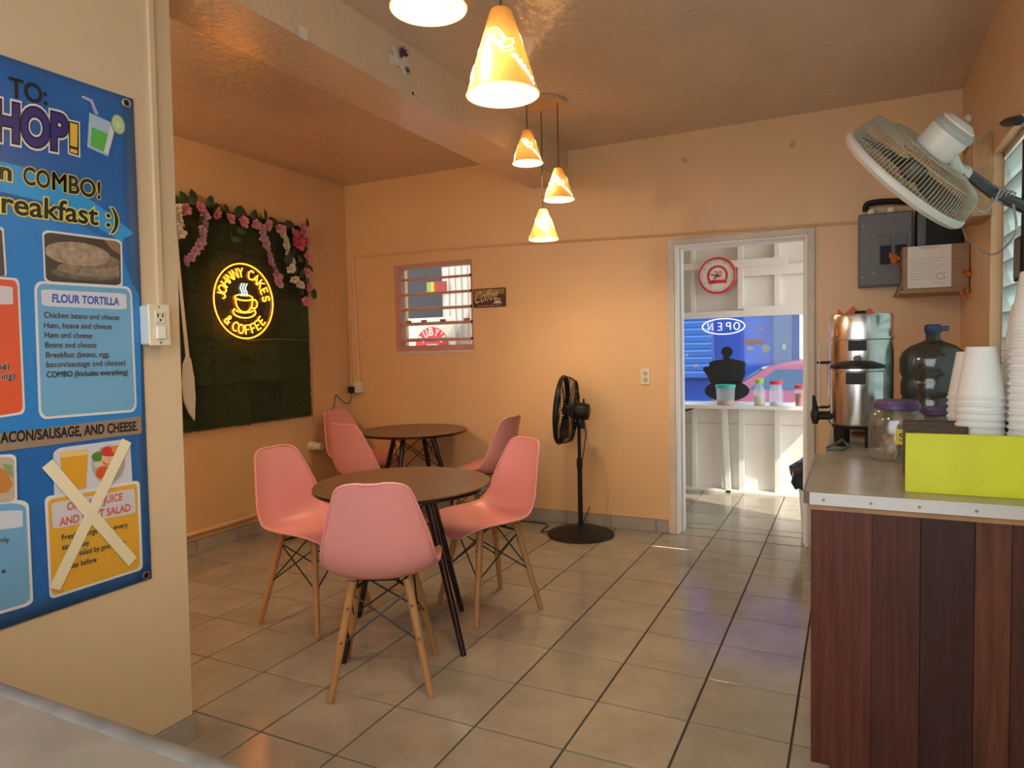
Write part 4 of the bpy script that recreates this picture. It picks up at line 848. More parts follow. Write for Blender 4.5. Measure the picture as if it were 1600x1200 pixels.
for x in (.432, .548, .66, .785, .90, 1.0): MB().lathe([(.004, 0), (.003, .002)], 10, (x, CY-.006, CZ-.019), (0, -1, 0)).build('screw', SCREW, ct)
# lime organiser box
LIME = mat('lime_paint', (.60, .62, .006), .42, noise=(7, .14)); DW = mat('dark_tray_wood', (.10, .062, .03), .5, noise=(10, .4), streak=(1, 6, 6))
bx_ = thing('lime_organiser', 'lime yellow fronted wooden box holding foam cups on the counter', 'box', (.82, -.7, CZ))
MB().bbox(.633, 1.035, -.833, -.820, CZ, CZ+.163, .002).build('front_panel', LIME, bx_)
MB().bbox(.646, .656, -.820, -.50, CZ, CZ+.145, .002).build('side_panel', DW, bx_)
MB().bbox(.645, 1.035, -.82, -.50, CZ, CZ+.012, .002).build('bottom', DW, bx_)
MB().bbox(.645, .80, -.66, -.648, CZ+.012, CZ+.165, .002).build('divider', DW, bx_)
MB().bbox(.646, 1.035, -.50, -.488, CZ, CZ+.165, .002).build('back_panel', DW, bx_)
MB().bbox(.645, .80, -.58, -.57, CZ+.012, CZ+.168, .002).build('divider', DW, bx_)
MB().bbox(.645, 1.035, -.815, -.51, CZ+.012, CZ+.10, .002).build('inner_shelf', DW, bx_)
# foam cups: inverted, nested
FOAM = mat('white_foam', (.80, .79, .75), .55, noise=(90, .04))
r_m, r_b, hC = .060, .036, .148
CUPM = MB().lathe([(r_m-.004, .002), (r_m+.002, 0), (r_m+.0025, .006), (r_m-.001, .009), (r_b+.002, hC-.003), (r_b, hC), (.004, hC)], 32, (0, 0, 0), None, False, True)
cup0 = None
def stack(x, y, z, n, dz, what, grp):
    global cup0
    for k in range(n):
        if cup0 is None: o = CUPM.build('foam_cup', FOAM, None, smooth=True, local=True); cup0 = o
        else: o = cup0.copy(); COL.objects.link(o)
        o.location = (x, y, z+k*dz)
        o['label'] = ORD[n-1-k]+' foam cup from the top of '+what; o['category'] = 'cup'; o['group'] = grp
ORD = 'first second third fourth fifth sixth seventh eighth ninth tenth eleventh twelfth thirteenth fourteenth fifteenth sixteenth seventeenth eighteenth nineteenth'.split()
zc = CZ+.101
stack(.835, -.60, zc, 8, .0205, 'the short stack behind the lime box', 'short foam cup stack')
stack(.955, -.64, zc, 18, .0205, 'the tall stack at the right edge', 'tall foam cup stack')
stack(.835, -.40, CZ+.001, 12, .0205, 'the half hidden stack behind the short one', 'half hidden foam cup stack')
stack(.975, -.42, CZ+.001, 19, .0205, 'the stack between short and tall stacks', 'back foam cup stack')
# coffee urns
def urn(name, lab, x, y, z, r, h, lid, foot, yawd):
    u = thing(name, lab, 'coffee urn', (x, y, z), 'steel coffee urns')
    c = (x, y, 0); z0 = z+foot
    bd = MB().lathe([(r*.97, z0), (r, z0+.01), (r, z0+h-.012), (r+.004, z0+h-.008), (r+.004, z0+h)], 48, c, None, True, False).build('body', STEEL, u, smooth=True)
    MB().lathe([(r*.93, z0-.014), (r*.99, z0)], 40, c).build('base_ring', BLACKP, u, smooth=True)
    for k in range(4):
        a = yawd+PI/4+k*PI/2; d = Vector((math.cos(a), math.sin(a), 0)); p = Vector(c)+d*r*.80
        MB().obox(p+Vector((0, 0, z+foot/2)), Vector((-d.y, d.x, 0))*.026, d*.010, Vector((0, 0, foot/2))).build('foot', BLACKP, u)
    if lid == 'black':
        L = MB().lathe([(r+.003, z0+h), (r+.002, z0+h+.012), (r*.55, z0+h+.028), (r*.3, z0+h+.03)], 40, c).build('lid', BLACKP, u, smooth=True)
        MB().lathe([(.012, z0+h+.03), (.016, z0+h+.042), (.008, z0+h+.05)], 16, c).build('lid_knob', CHROME, L, smooth=True)
    else:
        L = MB().lathe([(r*.98, z0+h), (r*.985, z0+h+.092), (r*.95, z0+h+.100), (.01, z0+h+.102)], 48, c).build('lid', STEEL, u, smooth=True)
        MB().lathe([(.02, z0+h+.102), (.024, z0+h+.112), (.02, z0+h+.116)], 16, c).build('lid_knob', BLACKP, L, smooth=True)
    a = yawd; d = Vector((math.cos(a), math.sin(a), 0)); s = Vector((-d.y, d.x, 0))
    p = Vector((x, y, z0+h-.045))+d*(r+.018)
    MB().obox(p+Vector((0, 0, .01)), s*.034, d*.018, Vector((0, 0, .022))).build('handle', BLACKP, u)
    MB().obox(p*1-d*2*(r+.018)+Vector((0, 0, .01)), s*.034, d*.018, Vector((0, 0, .022))).build('handle', BLACKP, u)
    e = Vector((-math.cos(.3), -math.sin(.3)*.5, 0)).normalized(); q = Vector((x, y, z0))+e*r
    tpz = .028
    MB().tube([q+Vector((0, 0, tpz)), q+e*.055+Vector((0, 0, tpz))], .013, 12).build('spigot', BLACKP, u, smooth=True)
    MB().tube([q+e*.05+Vector((0, 0, tpz+.022)), q+e*.055+Vector((0, 0, tpz)), q+e*.058+Vector((0, 0, tpz-.03))], [.014, .017, .010], 12).build('spigot_nozzle', BLACKP, u, smooth=True)
    MB().tube([q+e*.054+Vector((0, 0, tpz+.02)), q+e*.060+Vector((0, 0, tpz+.085))], [.010, .004], 8).build('spigot_lever', BLACKP, u, smooth=True)
    return u, q, e, z0
u1, q1, e1_, z1_ = urn('coffee_urn', 'smaller steel coffee urn with black lid in front', .520, .07, CZ, .097, .222, 'black', .085, -1.62)
u2, q2, e2_, z2_ = urn('coffee_urn', 'taller steel coffee urn behind, with a steel lid', .533, .42, CZ, .131, .37, 'steel', .06, -1.65)
MB().tube([q2+e2_*.035+Vector((0, 0, .06)), q2+e2_*.035+Vector((0, 0, .34))], .006, 8).build('sight_glass', mat('sight_glass', (.55, .52, .48), .15), u2, smooth=True)
for zz in (.06, .26): MB().tube([q2+Vector((0, 0, zz)), q2+e2_*.045+Vector((0, 0, zz))], .006, 8).build('sight_glass_bracket', BLACKP, u2, smooth=True)
MB().tube([(.46, .02, CZ+.035), (.49, -.05, CZ+.012), (.46, -.12, CZ+.002), (.42, -.13, CZ+.002), (.415, -.09, CZ+.006), (.47, -.02, CZ+.03)], .005, 6).build('power_cord', mat('cord_dark_grey', (.10, .10, .10), .5), u1, smooth=True)
# red paper crown behind the urn
cr = [onY(x, y, .615) for x, y in [(1308, 500), (1309, 482), (1319, 491), (1333, 478), (1345, 489), (1360, 481), (1366, 489), (1388, 488), (1387, 505), (1385, 520), (1310, 520)]]
RP = mat('red_card', (.62, .09, .04), .6)
ck = thing('red_card_cutout', 'jagged red card cutout standing behind the taller urn', 'card', (.54, .58, CZ))
MB().prism(cr, (0, .004, 0)).build('card', RP, ck); MB().bbox(.50, .58, .615, .621, CZ, cr[-1].z+.01, .001).build('card_stand', RP, ck)
# water jug
JG = thin('grey_blue_plastic', (.36, .42, .44), .22, (.10, .13, .14), .15, .10)
jx, jy, jz = .812, .47, CZ
jg = thing('water_jug', 'large grey translucent water jug with a dark blue cap', 'water jug', (jx, jy, jz))
MB().lathe([(.105, 0), (.12, .01), (.121, .06), (.114, .075), (.121, .09), (.121, .15), (.114, .165), (.121, .18), (.121, .235), (.114, .25), (.124, .27), (.126, .33), (.115, .36), (.085, .385), (.045, .402), (.028, .412), (.026, .455)], 40, (jx, jy, jz), None, True, False).build('bottle', JG, jg, smooth=True, ang=1)
MB().lathe([(.112, .006), (.112, .12)], 32, (jx, jy, jz)).build('water', thin('jug_water', (.45, .52, .55), .1, (.1, .14, .16), .05, .06), jg, smooth=True)
MB().lathe([(.030, .440), (.033, .445), (.033, .470), (.026, .478)], 24, (jx, jy, jz)).build('cap', mat('navy_cap', (.03, .045, .11), .4), jg, smooth=True)
MB().bbox(jx+.02, jx+.058, jy-.012, jy+.012, jz+.448, jz+.470, .003).build('cap_tab', mat('navy_cap', (.03, .045, .11), .4), jg)
# jars
JGL = thin('jar_plastic', (.93, .93, .90), .13, (.7, .68, .6), .10, .14); LID = mat('purple_lid', (.10, .045, .14), .4)
FOODM = [mat('cookie_tan', (.50, .30, .14), .7, noise=(30, .3)), mat('cookie_pale', (.60, .46, .28), .7, noise=(30, .25))]
def jar(lab, x, y, z, r, h, food, note):
    j = thing('snack_jar', lab, 'jar', (x, y, z), 'purple lidded jars')
    MB().lathe([(r*.90, .002), (r*.99, .012), (r, .05), (r, h*.62), (r*.95, h*.76), (r*.76, h*.84), (r*.72, h*.88)], 40, (x, y, z), None, True, False).build('jar_body', JGL, j, smooth=True, ang=1)
    L = MB().lathe([(r*.79, h*.86), (r*.83, h*.87), (r*.83, h*.945), (r*.78, h*.955), (r*.74, h*1.0), (r*.70, h)], 40, (x, y, z)).build('lid', LID, j, smooth=True)
    if food:
        rr = random.Random(4)
        for k in range(16):
            a = rr.uniform(0, 2*PI); q = rr.uniform(0, r*.55); zz = z+.022+.006*k*.55; d = Vector((rr.uniform(-1, 1), rr.uniform(-1, 1), rr.uniform(-.5, .6))).normalized()*r*.28
            p = Vector((x+q*math.cos(a), y+q*math.sin(a), zz)); MB().tube([p-d, p-d*.5, p+d*.5, p+d], [.006, .013, .013, .006], 8).build('cookie_stick', FOODM[k % 2], j, smooth=True)
    if note:
        d = Vector((CAM.x-x+.55, CAM.y-y, 0)).normalized(); s = Vector((-d.y, d.x, 0)); c = Vector((x, y, z+h*.44))+d*(r+.001)
        nt_ = MB().obox(c, s*.021, d*.0006, Vector((0, 0, .026))).build('sticky_note', mat('yellow_note', (.75, .60, .08), .6), j)
        letter(MB(), 'S', c-s*.010+Vector((0, 0, -.013)), c+s*.010+Vector((0, 0, -.013)), c-s*.010+Vector((0, 0, .013)), d, .0012, -.005).build('lettering', mat('ink_dark', INK, .6), j)
jar('clear snack jar with purple lid and yellow note in front of the lime box', .640, -.265, CZ, .088, .208, True, True)
jar('purple lidded jar half hidden behind the lime box', .772, -.11, CZ, .075, .172, False, False)
tag(MB().tube(cat_rom([(.99, .50, 1.08), (.93, .38, 1.05), (.83, .30, .99), (.75, .24, .91), (.70, .22, CZ+.006), (.60, .20, CZ+.006)], 4), .0055, 6).tube(cat_rom([(.99, .50, 1.07), (.92, .34, 1.02), (.86, .26, .94), (.80, .22, CZ+.006)], 4), .0045, 6).build('power_cable', BLACKP, smooth=True), 'black power cable drooping in front of the water jug', 'cable')

# ================================================================== WALL THINGS, RIGHT SIDE
GB = mat('breaker_grey', (.15, .155, .15), .45)
pb = thing('breaker_panel', 'grey electrical breaker panel on the back wall', 'electrical panel', (.67, YB, 1.60))
MB().bbox(.530, .808, YB-.095, YB, 1.605, 2.026, .004).build('cabinet', GB, pb)
dc = MB().bbox(.538, .802, YB-.102, YB-.095, 1.612, 2.018, .003).build('cover', GB, pb)
for x0 in (.640, .716):
    MB().bbox(x0, x0+.062, YB-.108, YB-.102, 1.725, 1.895, .002).build('door_leaf', mat('breaker_door', (.11, .115, .11), .4), dc)
    MB().bbox(x0+.004, x0+.058, YB-.111, YB-.108, 1.730, 1.835, .001).build('breaker_recess', BLACKP, dc)
for x, z in ((.556, 1.955), (.556, 1.66), (.612, 1.90), (.612, 1.68)): MB().lathe([(.006, 0), (.005, .003)], 10, (x, YB-.102, z), (0, -1, 0)).build('screw', SCREW, dc)
for x in (.60, .70): MB().tube([(x, YB-.05, 2.02), (x, YB-.05, 2.055)], .024, 16).build('conduit_nut', OFFW, pb, smooth=True)
MB().tube(cat_rom([(.57, YB-.05, 2.05), (.575, YB-.06, 2.085), (.62, YB-.06, 2.095), (.72, YB-.06, 2.09), (.82, YB-.06, 2.07)], 4), .018, 10).build('conduit', BLACKP, pb, smooth=True)
rt_ = thing('black_box_unit', 'black network box between breaker panel and corner', 'electronics', (.93, YB, 1.70))
MB().bbox(.822, 1.045, YB-.13, YB, 1.73, 2.05, .006).build('case', BLACKP, rt_); MB().bbox(.826, .87, YB-.134, YB-.13, 1.76, 2.0, .002).build('front_strip', mat('smoky_plastic', (.04, .04, .04), .15), rt_)
sb = thing('document_shelf', 'wooden box shelf with amber beads in the corner', 'shelf', (.9, 1.45, 1.54))
OAK = mat('oak_veneer', (.36, .20, .08), .4, noise=(9, .3), streak=(1, 1, 7))
MB().bbox(.742, 1.045, 1.30, 1.315, 1.555, 1.790, .002).build('front_board', OAK, sb)
MB().bbox(.742, .757, 1.315, YB-.135, 1.57, 1.790, .002).build('side_board', OAK, sb)
MB().bbox(.728, 1.047, 1.285, YB-.001, 1.538, 1.556, .002).build('shelf_board', OAK, sb)
AMB = mat('amber_beads', (.55, .16, .03), .2)
rr = random.Random(9)
for cx, cy, cz, n in ((.705, 1.29, 1.735, 12), (1.03, 1.27, 1.53, 6), (1.03, 1.27, 1.63, 5)):
    for k in range(n): MB().sphere((cx+rr.uniform(-.02, .02), cy+rr.uniform(-.012, .012), cz+rr.uniform(-.024, .024)), rr.uniform(.008, .013), 8, 6).build('bead', AMB, sb, smooth=True)
MB().tube([(.72, 1.29, 1.72), (.735, 1.285, 1.66), (.73, 1.28, 1.60), (.715, 1.28, 1.55), (.70, 1.28, 1.52)], .004, 6).build('bead_string', mat('bead_string', (.12, .05, .03), .5), sb, smooth=True)
dcm = thing('paper_notice', 'white printed notice fixed to the wooden box shelf', 'paper', (.865, 1.3, 1.565))
MB().box(.766, .966, 1.2975, 1.299, 1.567, 1.788).build('sheet', mat('paper_white', (.78, .77, .72), .6), dcm)
b = MB()
for z, x0, x1, t in [(1.777, .82, .91, .0022), (1.77, .84, .89, .0012)]+[(1.72-.0125*k, .776+.004*(k % 2), .945-.03*(k % 3), .0011) for k in range(6)]+[(1.64-.013*k, .776, .95-.05*(k % 2), .0013) for k in range(3)]+[(1.588, .78, .83, .001), (1.588, .87, .94, .001)]: b.box(x0, x1, 1.2968, 1.2974, z, z+t)
b.build('printed_lines', mat('print_grey', (.20, .20, .22), .7), dcm)
MB().tube([(.918+.018*math.cos(2*PI*k/20), 1.2965, 1.622+.016*math.sin(2*PI*k/20)) for k in range(20)], .0012, 4, closed=True).build('stamp', mat('stamp_ink', (.30, .30, .42), .7), dcm)
# framed box picture on the right wall
fr = thing('box_picture', 'deep wooden framed picture on the right wall', 'picture', (XR, .82, 1.82))
FO = mat('frame_oak', (.48, .27, .11), .4, noise=(9, .3), streak=(7, 1, 1)); fx0 = XR-.075
for y0, y1, z0, z1 in ((.70, .715, 1.835, 2.19), (1.0, 1.015, 1.835, 2.19), (.715, 1.0, 1.835, 1.85), (.715, 1.0, 2.175, 2.19)): MB().bbox(fx0, XR, y0, y1, z0, z1, .002).build('frame_board', FO, fr)
MB().bbox(fx0+.006, fx0+.012, .715, 1.0, 1.85, 2.175, .001).build('picture_print', mat('picture_print', (.50, .26, .10), .4, noise=(12, .7, (.70, .55, .32))), fr)
MB().box(fx0+.004, fx0+.006, .735, .98, 1.87, 1.885).build('print_band', BLACKP, fr)
# security camera
sc_ = thing('security_camera', 'small white bullet security camera in the ceiling corner', 'camera', (XR, 1.3, 2.36))
MB().tube([(.90, 1.30, 2.395), (.915, 1.31, 2.395), (1.0, 1.36, 2.41), (1.03, 1.38, 2.415)], [.026, .032, .034, .028], 18).build('camera_body', mat('camera_white', (.62, .58, .52), .35), sc_, smooth=True)
MB().lathe([(.023, 0), (.020, .004), (.006, .006)], 16, (.902, 1.301, 2.395), (-.9, -.45, -.1)).build('lens', BLACK, sc_, smooth=True)
MB().tube([(.955, 1.333, 2.37), (.955, 1.333, 2.44)], .004, 6).build('seam', SCREW, sc_); MB().tube([(1.01, 1.37, 2.42), (XR, 1.37, 2.44)], [.016, .03], 12).build('mount', OFFW, sc_, smooth=True)
# jalousie window in the right wall
w2 = struct(thing('window_2', '', '', (XR, -.8, RZ0)), 'bright glass louvre window in the right wall', 'window')
AL = mat('window_aluminium', (.55, .56, .54), .4, .6); FG = thin('frosted_louvre', (.55, .62, .60), .82, (.62, .74, .74), .25, .06)
for y in (RY1-.03, -.30, -1.31, RY0): MB().bbox(XR+.04, XR+.09, y, y+.03, RZ0, RZ1, .002).build('window_frame', AL, w2)
for z in (RZ0, RZ1-.025): MB().bbox(XR+.04, XR+.09, RY0, RY1, z, z+.025, .002).build('window_frame', AL, w2)
for y0, y1 in ((RY0+.03, -1.31), (-1.28, -.30), (-.27, RY1-.03)):
    for k in range(10):
        z = RZ0+.03+.109*k
        g = MB().obox((XR+.065, (y0+y1)/2, z+.055), (0, (y1-y0)/2-.002, 0), (.020, 0, -.060), (.002, 0, .0008)).build('glass_louvre', FG, w2)
        MB().obox((XR+.045, (y0+y1)/2, z+.116), (0, (y1-y0)/2-.002, 0), (.004, 0, 0), (0, 0, .002)).build('louvre_edge', AL, w2)
db = thing('dark_frame', 'black edged frame leaning in the glass louvre window', 'frame', (XR-.01, .1, 1.5))
MB().bbox(XR-.012, XR+.028, .02, .155, 1.50, 1.66, .004).build('frame_border', BLACKP, db); MB().bbox(XR-.016, XR-.012, .03, .14, 1.512, 1.648, .002).build('frame_panel', mat('frame_dark_panel', (.07, .05, .04), .3), db)

# ================================================================== BACK WALL THINGS
o2 = thing('wall_outlet', 'ivory double outlet on the back wall left of the doorway', 'outlet', (-.775, YB, 1.02))
p2 = MB().bbox(-.807, -.742, YB-.008, YB, 1.022, 1.132, .003).build('face_plate', OFFW, o2)
for z in (1.099, 1.055): MB().lathe([(.017, 0), (.016, .003)], 18, (-.775, YB-.008, z), (0, -1, 0)).build('socket', mat('socket_tan', (.50, .43, .28), .4), p2, smooth=True)
cs = thing('coffee_sign', 'small brown tin coffee sign beside the louvre window', 'sign', (-1.98, YB, 1.605))
SB = mat('sign_brown', (.075, .025, .015), .45, noise=(10, .3)); SG = mat('sign_gold', (.34, .21, .035), .45, noise=(9, .3))
MB().prism([(x, YB-.001, z) for x, z in rrect(-2.118, -1.835, 1.608, 1.752, .014)], (0, -.006, 0)).build('plate', SB, cs)
MB().prism([(-2.108, YB-.0075, 1.665), (-1.99, YB-.0075, 1.70), (-1.845, YB-.0075, 1.705), (-1.845, YB-.0075, 1.744), (-2.108, YB-.0075, 1.744)], (0, -.0006, 0)).build('gold_field', SG, cs)
SCR = mat('sign_cream', (.60, .50, .32), .5); nY = Vector((0, -1, 0))
letter(MB(), 'Coffee', (-2.10, YB-.009, 1.640), (-1.90, YB-.009, 1.672), (-2.10, YB-.009, 1.722), nY, 0, .005, 0, .45).build('lettering', SCR, cs)
letter(MB(), 'YOU CAN SLEEP WHEN', (-2.085, YB-.009, 1.616), (-1.87, YB-.009, 1.616), (-2.085, YB-.009, 1.624), nY, 0, .0).build('lettering_small', SCR, cs) if False else None
b = MB()
b.poly([(-1.905+.034*math.cos(t), YB-.0092, 1.665+.008*math.sin(t)) for t in [2*PI*k/18 for k in range(18)]]); b.poly([(-1.935, YB-.0092, 1.664), (-1.925, YB-.0092, 1.640), (-1.885, YB-.0092, 1.640), (-1.875, YB-.0092, 1.664)]); b.poly([(-1.905+.042*math.cos(t), YB-.009, 1.638+.006*math.sin(t)) for t in [2*PI*k/18 for k in range(18)]])
b.build('print_cup', SCR, cs)
b = MB()
for k in range(24): b.box(-2.08+.009*k, -2.075+.009*k+.001*(k % 3), YB-.0092, YB-.0088, 1.617, 1.623) if k % 6 != 5 else None
b.build('print_small_line', SCR, cs)
# marks and tape on beam, ceiling plane and wall
STK = mat('torn_tape', (.72, .68, .60), .6)
for (x, y, w, h, lab) in ((474, 56, .020, .045, 'torn white tape strip at the left end of the beam face'), (644, 144, .013, .022, 'upper torn tape dab on the beam edge'), (646, 157, .013, .018, 'lower torn tape dab on the beam edge'), (888, 272, .014, .05, 'torn tape strip where the beam meets the back wall')):
    p = onX(x, y, -1.315); tag(MB().obox((-1.3142, min(p.y, YB-.02), max(2.475, p.z)), (.0006, 0, 0), (0, w, 0), (0, .001, h*.5)).build('tape_patch', STK), lab, 'tape', 'torn tape bits')
bw_ = thing('ribbon_bow', 'purple ribbon remnant taped high on the beam', 'ribbon', tuple(onX(628, 98, -1.31)))
p = onX(628, 92, -1.312)
for d1, d2 in (((0, .075, .02), (0, -.006, .018)), ((0, .045, -.045), (0, .016, .012))): MB().obox(p+Vector((.002 if d1[2] < 0 else .0005, -.02, -.015)), d1, d2, (.0006, 0, 0)).build('tape', STK, bw_)
PUR = mat('purple_ribbon', (.07, .02, .09), .5)
for k in range(7):
    a = .4+k*.55; d = Vector((.25, math.cos(a), math.sin(a))).normalized(); s = d.cross(Vector((1, 0, 0))).normalized(); q = p+Vector((.004, .0, .015)); MB().poly([q, q+d*.02+s*.010, q+d*.042, q+d*.02-s*.010]).build('ribbon_loop', PUR, bw_)
for k in range(4):
    a = -1.2+k*.3; d = Vector((.2, math.cos(a), math.sin(a))).normalized(); s = d.cross(Vector((1, 0, 0))).normalized(); q = p+Vector((.004, .02, -.028)); MB().poly([q, q+d*.016+s*.006, q+d*.034, q+d*.016-s*.006]).build('ribbon_end', mat('grey_ribbon', (.10, .09, .07), .6), bw_)
for x, y, lab in ((1070, 250, 'left rough filler patch high on the back wall'), (1238, 226, 'right rough filler patch high on the back wall')):
    p = onY(x, y, YB); rr = random.Random(x); P = [(p.x+.024*rr.uniform(.5, 1.1)*math.cos(2*PI*k/11), YB, p.z+.026*rr.uniform(.5, 1.1)*math.sin(2*PI*k/11)) for k in range(11)]
    tag(MB().prism(P, (0, -.003, 0)).build('filler_patch', mat('filler', (.62, .47, .32), .8, noise=(60, .4))), lab, 'patch', 'filler patches')

# ================================================================== PORCH THINGS
wc = Vector((-.53, PY-.105, 1.868))
ck = thing('wall_clock', 'round red rimmed clock on the white porch wall', 'clock', (wc.x, wc.y, wc.z-.16))
CRM = mat('clock_red', (.68, .035, .07), .3); CF = mat('clock_face', (.82, .78, .70), .5)
MB().lathe([(.150, 0), (.156, .006), (.156, .034), (.146, .040), (.138, .032)], 48, wc+Vector((0, .004, 0)), (0, -1, 0), True, False).build('rim', CRM, ck, smooth=True)
MB().lathe([(.142, .012), (.142, .018)], 40, wc, (0, -1, 0)).build('face', CF, ck)
def cp(x, z, d): return (wc.x+x, wc.y-d, wc.z+z)
for k in range(12):
    a = PI/2-2*PI*(k+1)/12; s = str(k+1); w = .010*len(s); x, z = .122*math.cos(a), .122*math.sin(a)
    letter(MB(), s, cp(x-w/2, z-.008, .0186), cp(x+w/2, z-.008, .0186), cp(x-w/2, z+.008, .0186), nY, 0, 0).build('numeral', mat('numeral_grey', (.30, .27, .25), .6), ck)
b = MB(); q1 = arc((0, 0), .088, math.radians(-28), math.radians(208), 24); q2 = arc((0, 0), .068, math.radians(-28), math.radians(208), 24); b.add([cp(x, z, .0186) for x, z in q1]+[cp(x, z, .0186) for x, z in q2], [(i, i+1, 26+i, 25+i) for i in range(24)]); b.build('print_ring', CRM, ck)
b = MB(); b.poly([cp(-.082, -.036, .0190), cp(.082, -.036, .0190), cp(.075, -.050, .0190), cp(.082, -.066, .0190), cp(-.082, -.066, .0190), cp(-.075, -.050, .0190)]); b.build('print_ribbon', CRM, ck)
letter(MB(), '20', cp(-.036, -.018, .0190), cp(.036, -.018, .0190), cp(-.036, .040, .0190), nY, 0, .0, 0, .15).build('print_number', CRM, ck)
def hand(a, l, w): d = (math.cos(a), math.sin(a)); s = (-d[1]*w, d[0]*w); MB().prism([cp(-d[0]*.02-s[0], -d[1]*.02-s[1], .024), cp(-d[0]*.02+s[0], -d[1]*.02+s[1], .024), cp(d[0]*l+s[0]*.4, d[1]*l+s[1]*.4, .024), cp(d[0]*l-s[0]*.4, d[1]*l-s[1]*.4, .024)], (0, -.0015, 0)).build('clock_hand', BLACK, ck)
hand(math.radians(168), .074, .005); hand(math.radians(235), .105, .0035)
# OPEN neon, seen from behind
op = thing('open_sign', 'white oval open sign seen from behind in the porch window', 'sign', (-.5, PY-.02, 1.37))
OW = mat('open_tube', (.80, .78, .95), .3, emit=((.8, .75, 1.0), .55))
oc = Vector((-.50, PY-.025, 1.437))
MB().tube([(oc.x+.178*math.cos(2*PI*k/40), oc.y, oc.z+.067*math.sin(2*PI*k/40)) for k in range(40)], .0055, 6, closed=True).build('oval_tube', OW, op, smooth=True)
for ch, x in zip('OPEN', (-.115, -.04, .035, .11)):
    b = MB()
    for s in STROKE[ch]: b.tube([(oc.x-x-(p[0]-.3)*.062, oc.y, oc.z-.031+p[1]*.062) for p in s], .0045, 6)
    b.build('letter_tube', OW, op, smooth=True)
MB().tube([(oc.x, oc.y, oc.z+.067), (oc.x, oc.y, 1.53)], .002, 5).build('hanger', SCREW, op); MB().bbox(oc.x-.03, oc.x+.03, oc.y-.01, oc.y+.01, 1.508, 1.522, .002).build('hanger_plate', SCREW, op)
# black cup silhouette
K7 = lambda L: [onY(x/4.444+1030, y/4.444+350, PY-.015) for x, y in L]
sil = thing('cup_silhouette', 'black coffee cup silhouette board standing in the porch window', 'sign', (-.48, PY-.02, .772))
kn = [(470+40*math.cos(t), 888+38*math.sin(t)) for t in [math.radians(a) for a in range(130, 420, 15)]]
BKB = mat('black_board', (.012, .012, .014), .6)
MB().prism(K7(kn+[(478, 935), (440, 935)]), (0, .01, 0)).build('steam', BKB, sil)
MB().prism(K7([(350, 962), (380, 948), (440, 940), (480, 930), (530, 942), (580, 950), (597, 968), (594, 1010), (598, 1025), (590, 1060), (575, 1095), (560, 1115), (370, 1115), (348, 1090), (330, 1050), (306, 1015), (304, 1000), (318, 990), (345, 990)]), (0, .01, 0)).build('cup', BKB, sil)
MB().prism(K7([(470+156*math.cos(t), 1158+72*math.sin(t)) for t in [2*PI*k/32 for k in range(32)]]), (0, .012, 0)).build('saucer', BKB, sil)
sz = .772
def tub(name, lab, x, y, r, h, bodym, lidm, lidh, neck=None, fill=None):
    j = thing(name, lab, 'container', (x, y, sz), 'containers on the porch shelf')
    if neck: MB().lathe([(r*.95, 0), (r, .006), (r, h*.68), (neck, h*.84), (neck, h)], 24, (x, y, sz), None, True, False).build('body', bodym, j, smooth=True, ang=.9)
    else: MB().lathe([(r*.88, 0), (r*.9, .005), (r, h)], 24, (x, y, sz), None, True, False).build('body', bodym, j, smooth=True)
    rl = (neck or r)+.004
    MB().lathe([(rl, h-.004), (rl, h+lidh-.003), (rl-.004, h+lidh)], 24, (x, y, sz)).build('lid', lidm, j, smooth=True)
    if fill: MB().lathe([(r*.86, .004), (r*.9, h*fill[0])], 24, (x, y, sz)).build('contents', mat('contents_'+name, fill[1], .7), j, smooth=True)
CLR = thin('clear_plastic', (.95, .97, 1.0), .30, (.85, .88, .9), .1, .06)
tub('tub', 'clear tub with a teal lid on the porch shelf', -.455, 2.99, .078, .150, CLR, mat('teal_lid', (.02, .42, .32), .4), .022, None, (.25, (.62, .40, .22)))
tub('bottle', 'clear bottle with a lime green cap on the porch shelf', -.184, 2.99, .046, .185, CLR, mat('lime_cap', (.35, .62, .12), .4), .035, .030, (.45, (.72, .70, .50)))
tub('canister', 'clear canister with a red lid on the porch shelf', -.054, 2.99, .052, .180, CLR, mat('red_lid', (.62, .05, .05), .4), .026, .046, (.2, (.75, .76, .80)))
tub('spice_jar', 'small jar of red spice with a red lid on the porch shelf', .122, 2.99, .036, .145, CLR, mat('red_lid', (.62, .05, .05), .4), .028, None, (.7, (.38, .07, .03)))
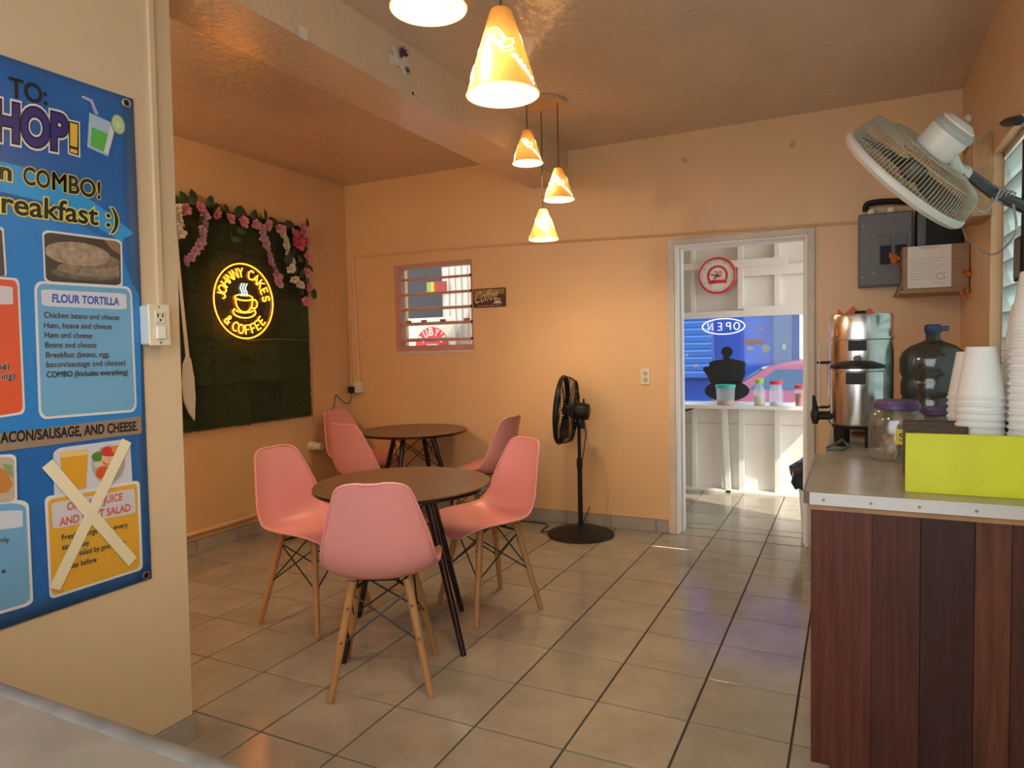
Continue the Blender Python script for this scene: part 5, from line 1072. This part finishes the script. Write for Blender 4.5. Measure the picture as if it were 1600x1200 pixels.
# stickers on the pane
for x, y, w, h, c, lab, sh_ in ((652, 818, 70, 20, (.42, .30, .30), 'brown paper strip stuck to the porch window pane', 0), (630, 862, 24, 14, (.45, .60, .66), 'pale oval sticker on the porch window pane', 1), (737, 865, 31, 28, (.40, .52, .52), 'pale round sticker on the porch window pane', 1), (866, 852, 14, 20, (.62, .70, .75), 'small tilted white sticker right on the porch window pane', 0), (187, 910, 15, 12, (.70, .76, .8), 'small white diamond sticker on the left of the porch pane', 2), (702, 728, 15, 10, (.5, .42, .42), 'tiny brown sticker near the top of the porch pane', 0), (250, 985, 15, 9, (.70, .76, .8), 'torn white sticker low on the left of the porch pane', 0)):
    n = 20 if sh_ == 1 else 4; of = {0: PI/4, 1: 0, 2: 0}[sh_]; k_ = 1.35 if sh_ == 0 else 1
    P = K7([(x+w*k_*math.cos(of+2*PI*k/n), y+h*k_*math.sin(of+2*PI*k/n)) for k in range(n)]); tag(MB().prism([(p.x, PY+.0105, p.z) for p in P], (0, .0012, 0)).build('sticker', mat('sticker_%d' % x, c, .6)), lab, 'sticker', 'stickers on the porch window')
# waste bin
bn2 = thing('waste_bin', 'white waste bin lined with a black bag beyond the doorway', 'bin', (.285, 2.03, 0))
MB().lathe([(.085, 0), (.088, .006), (.115, .40)], 32, (.285, 2.03, 0), None, True, False).build('bin_body', mat('bin_white', (.70, .72, .74), .35), bn2, smooth=True)
b = MB(); rr = random.Random(5); n = 22; rings = [(.118, .30), (.150, .33), (.152, .39), (.150, .44), (.120, .48), (.07, .50), (.02, .47)]; v = []; f = []
for i, (r_, h_) in enumerate(rings):
    for k in range(n): q = r_*(1+.13*math.sin(k*2.7+i*1.3)+rr.uniform(-.05, .05)); v.append((.285+q*math.cos(2*PI*k/n), 2.03+q*math.sin(2*PI*k/n), h_+rr.uniform(-.012, .012)))
for i in range(len(rings)-1):
    for k in range(n): f.append((i*n+k, i*n+(k+1) % n, (i+1)*n+(k+1) % n, (i+1)*n+k))
MB().add(v, f).build('bin_bag', mat('black_bag', (.016, .018, .022), .25), bn2, smooth=True, ang=.5)
tag(MB().tube(cat_rom([(-.73, PY-.10, .733), (-.80, PY-.11, .71), (-.88, PY-.11, .685), (-.90, PY-.11, .64), (-.90, PY-.11, .60)], 3), .006, 6).build('cable_end', BLACKP, smooth=True), 'short black cable hanging under the porch shelf', 'cable')

# added fill light: unseen globe behind the partition that brightens the dining corner
gp = thing('fill_globe', 'added unseen fill light globe behind the partition, brightening the dining corner', 'fill light', (-2.45, -1.85, 2.45))
MB().lathe([(.06, HC-.03), (.07, HC-.02), (.07, HC)], 24, (-2.45, -1.85, 0)).build('fill_globe_base', OFFW, gp, smooth=True)
MB().sphere((-2.45, -1.85, 2.565), .095, 24, 16).build('globe', mat('fill_globe_glow', (1, .9, .75), .4, emit=((1, .80, .56), 62)), gp, smooth=True)
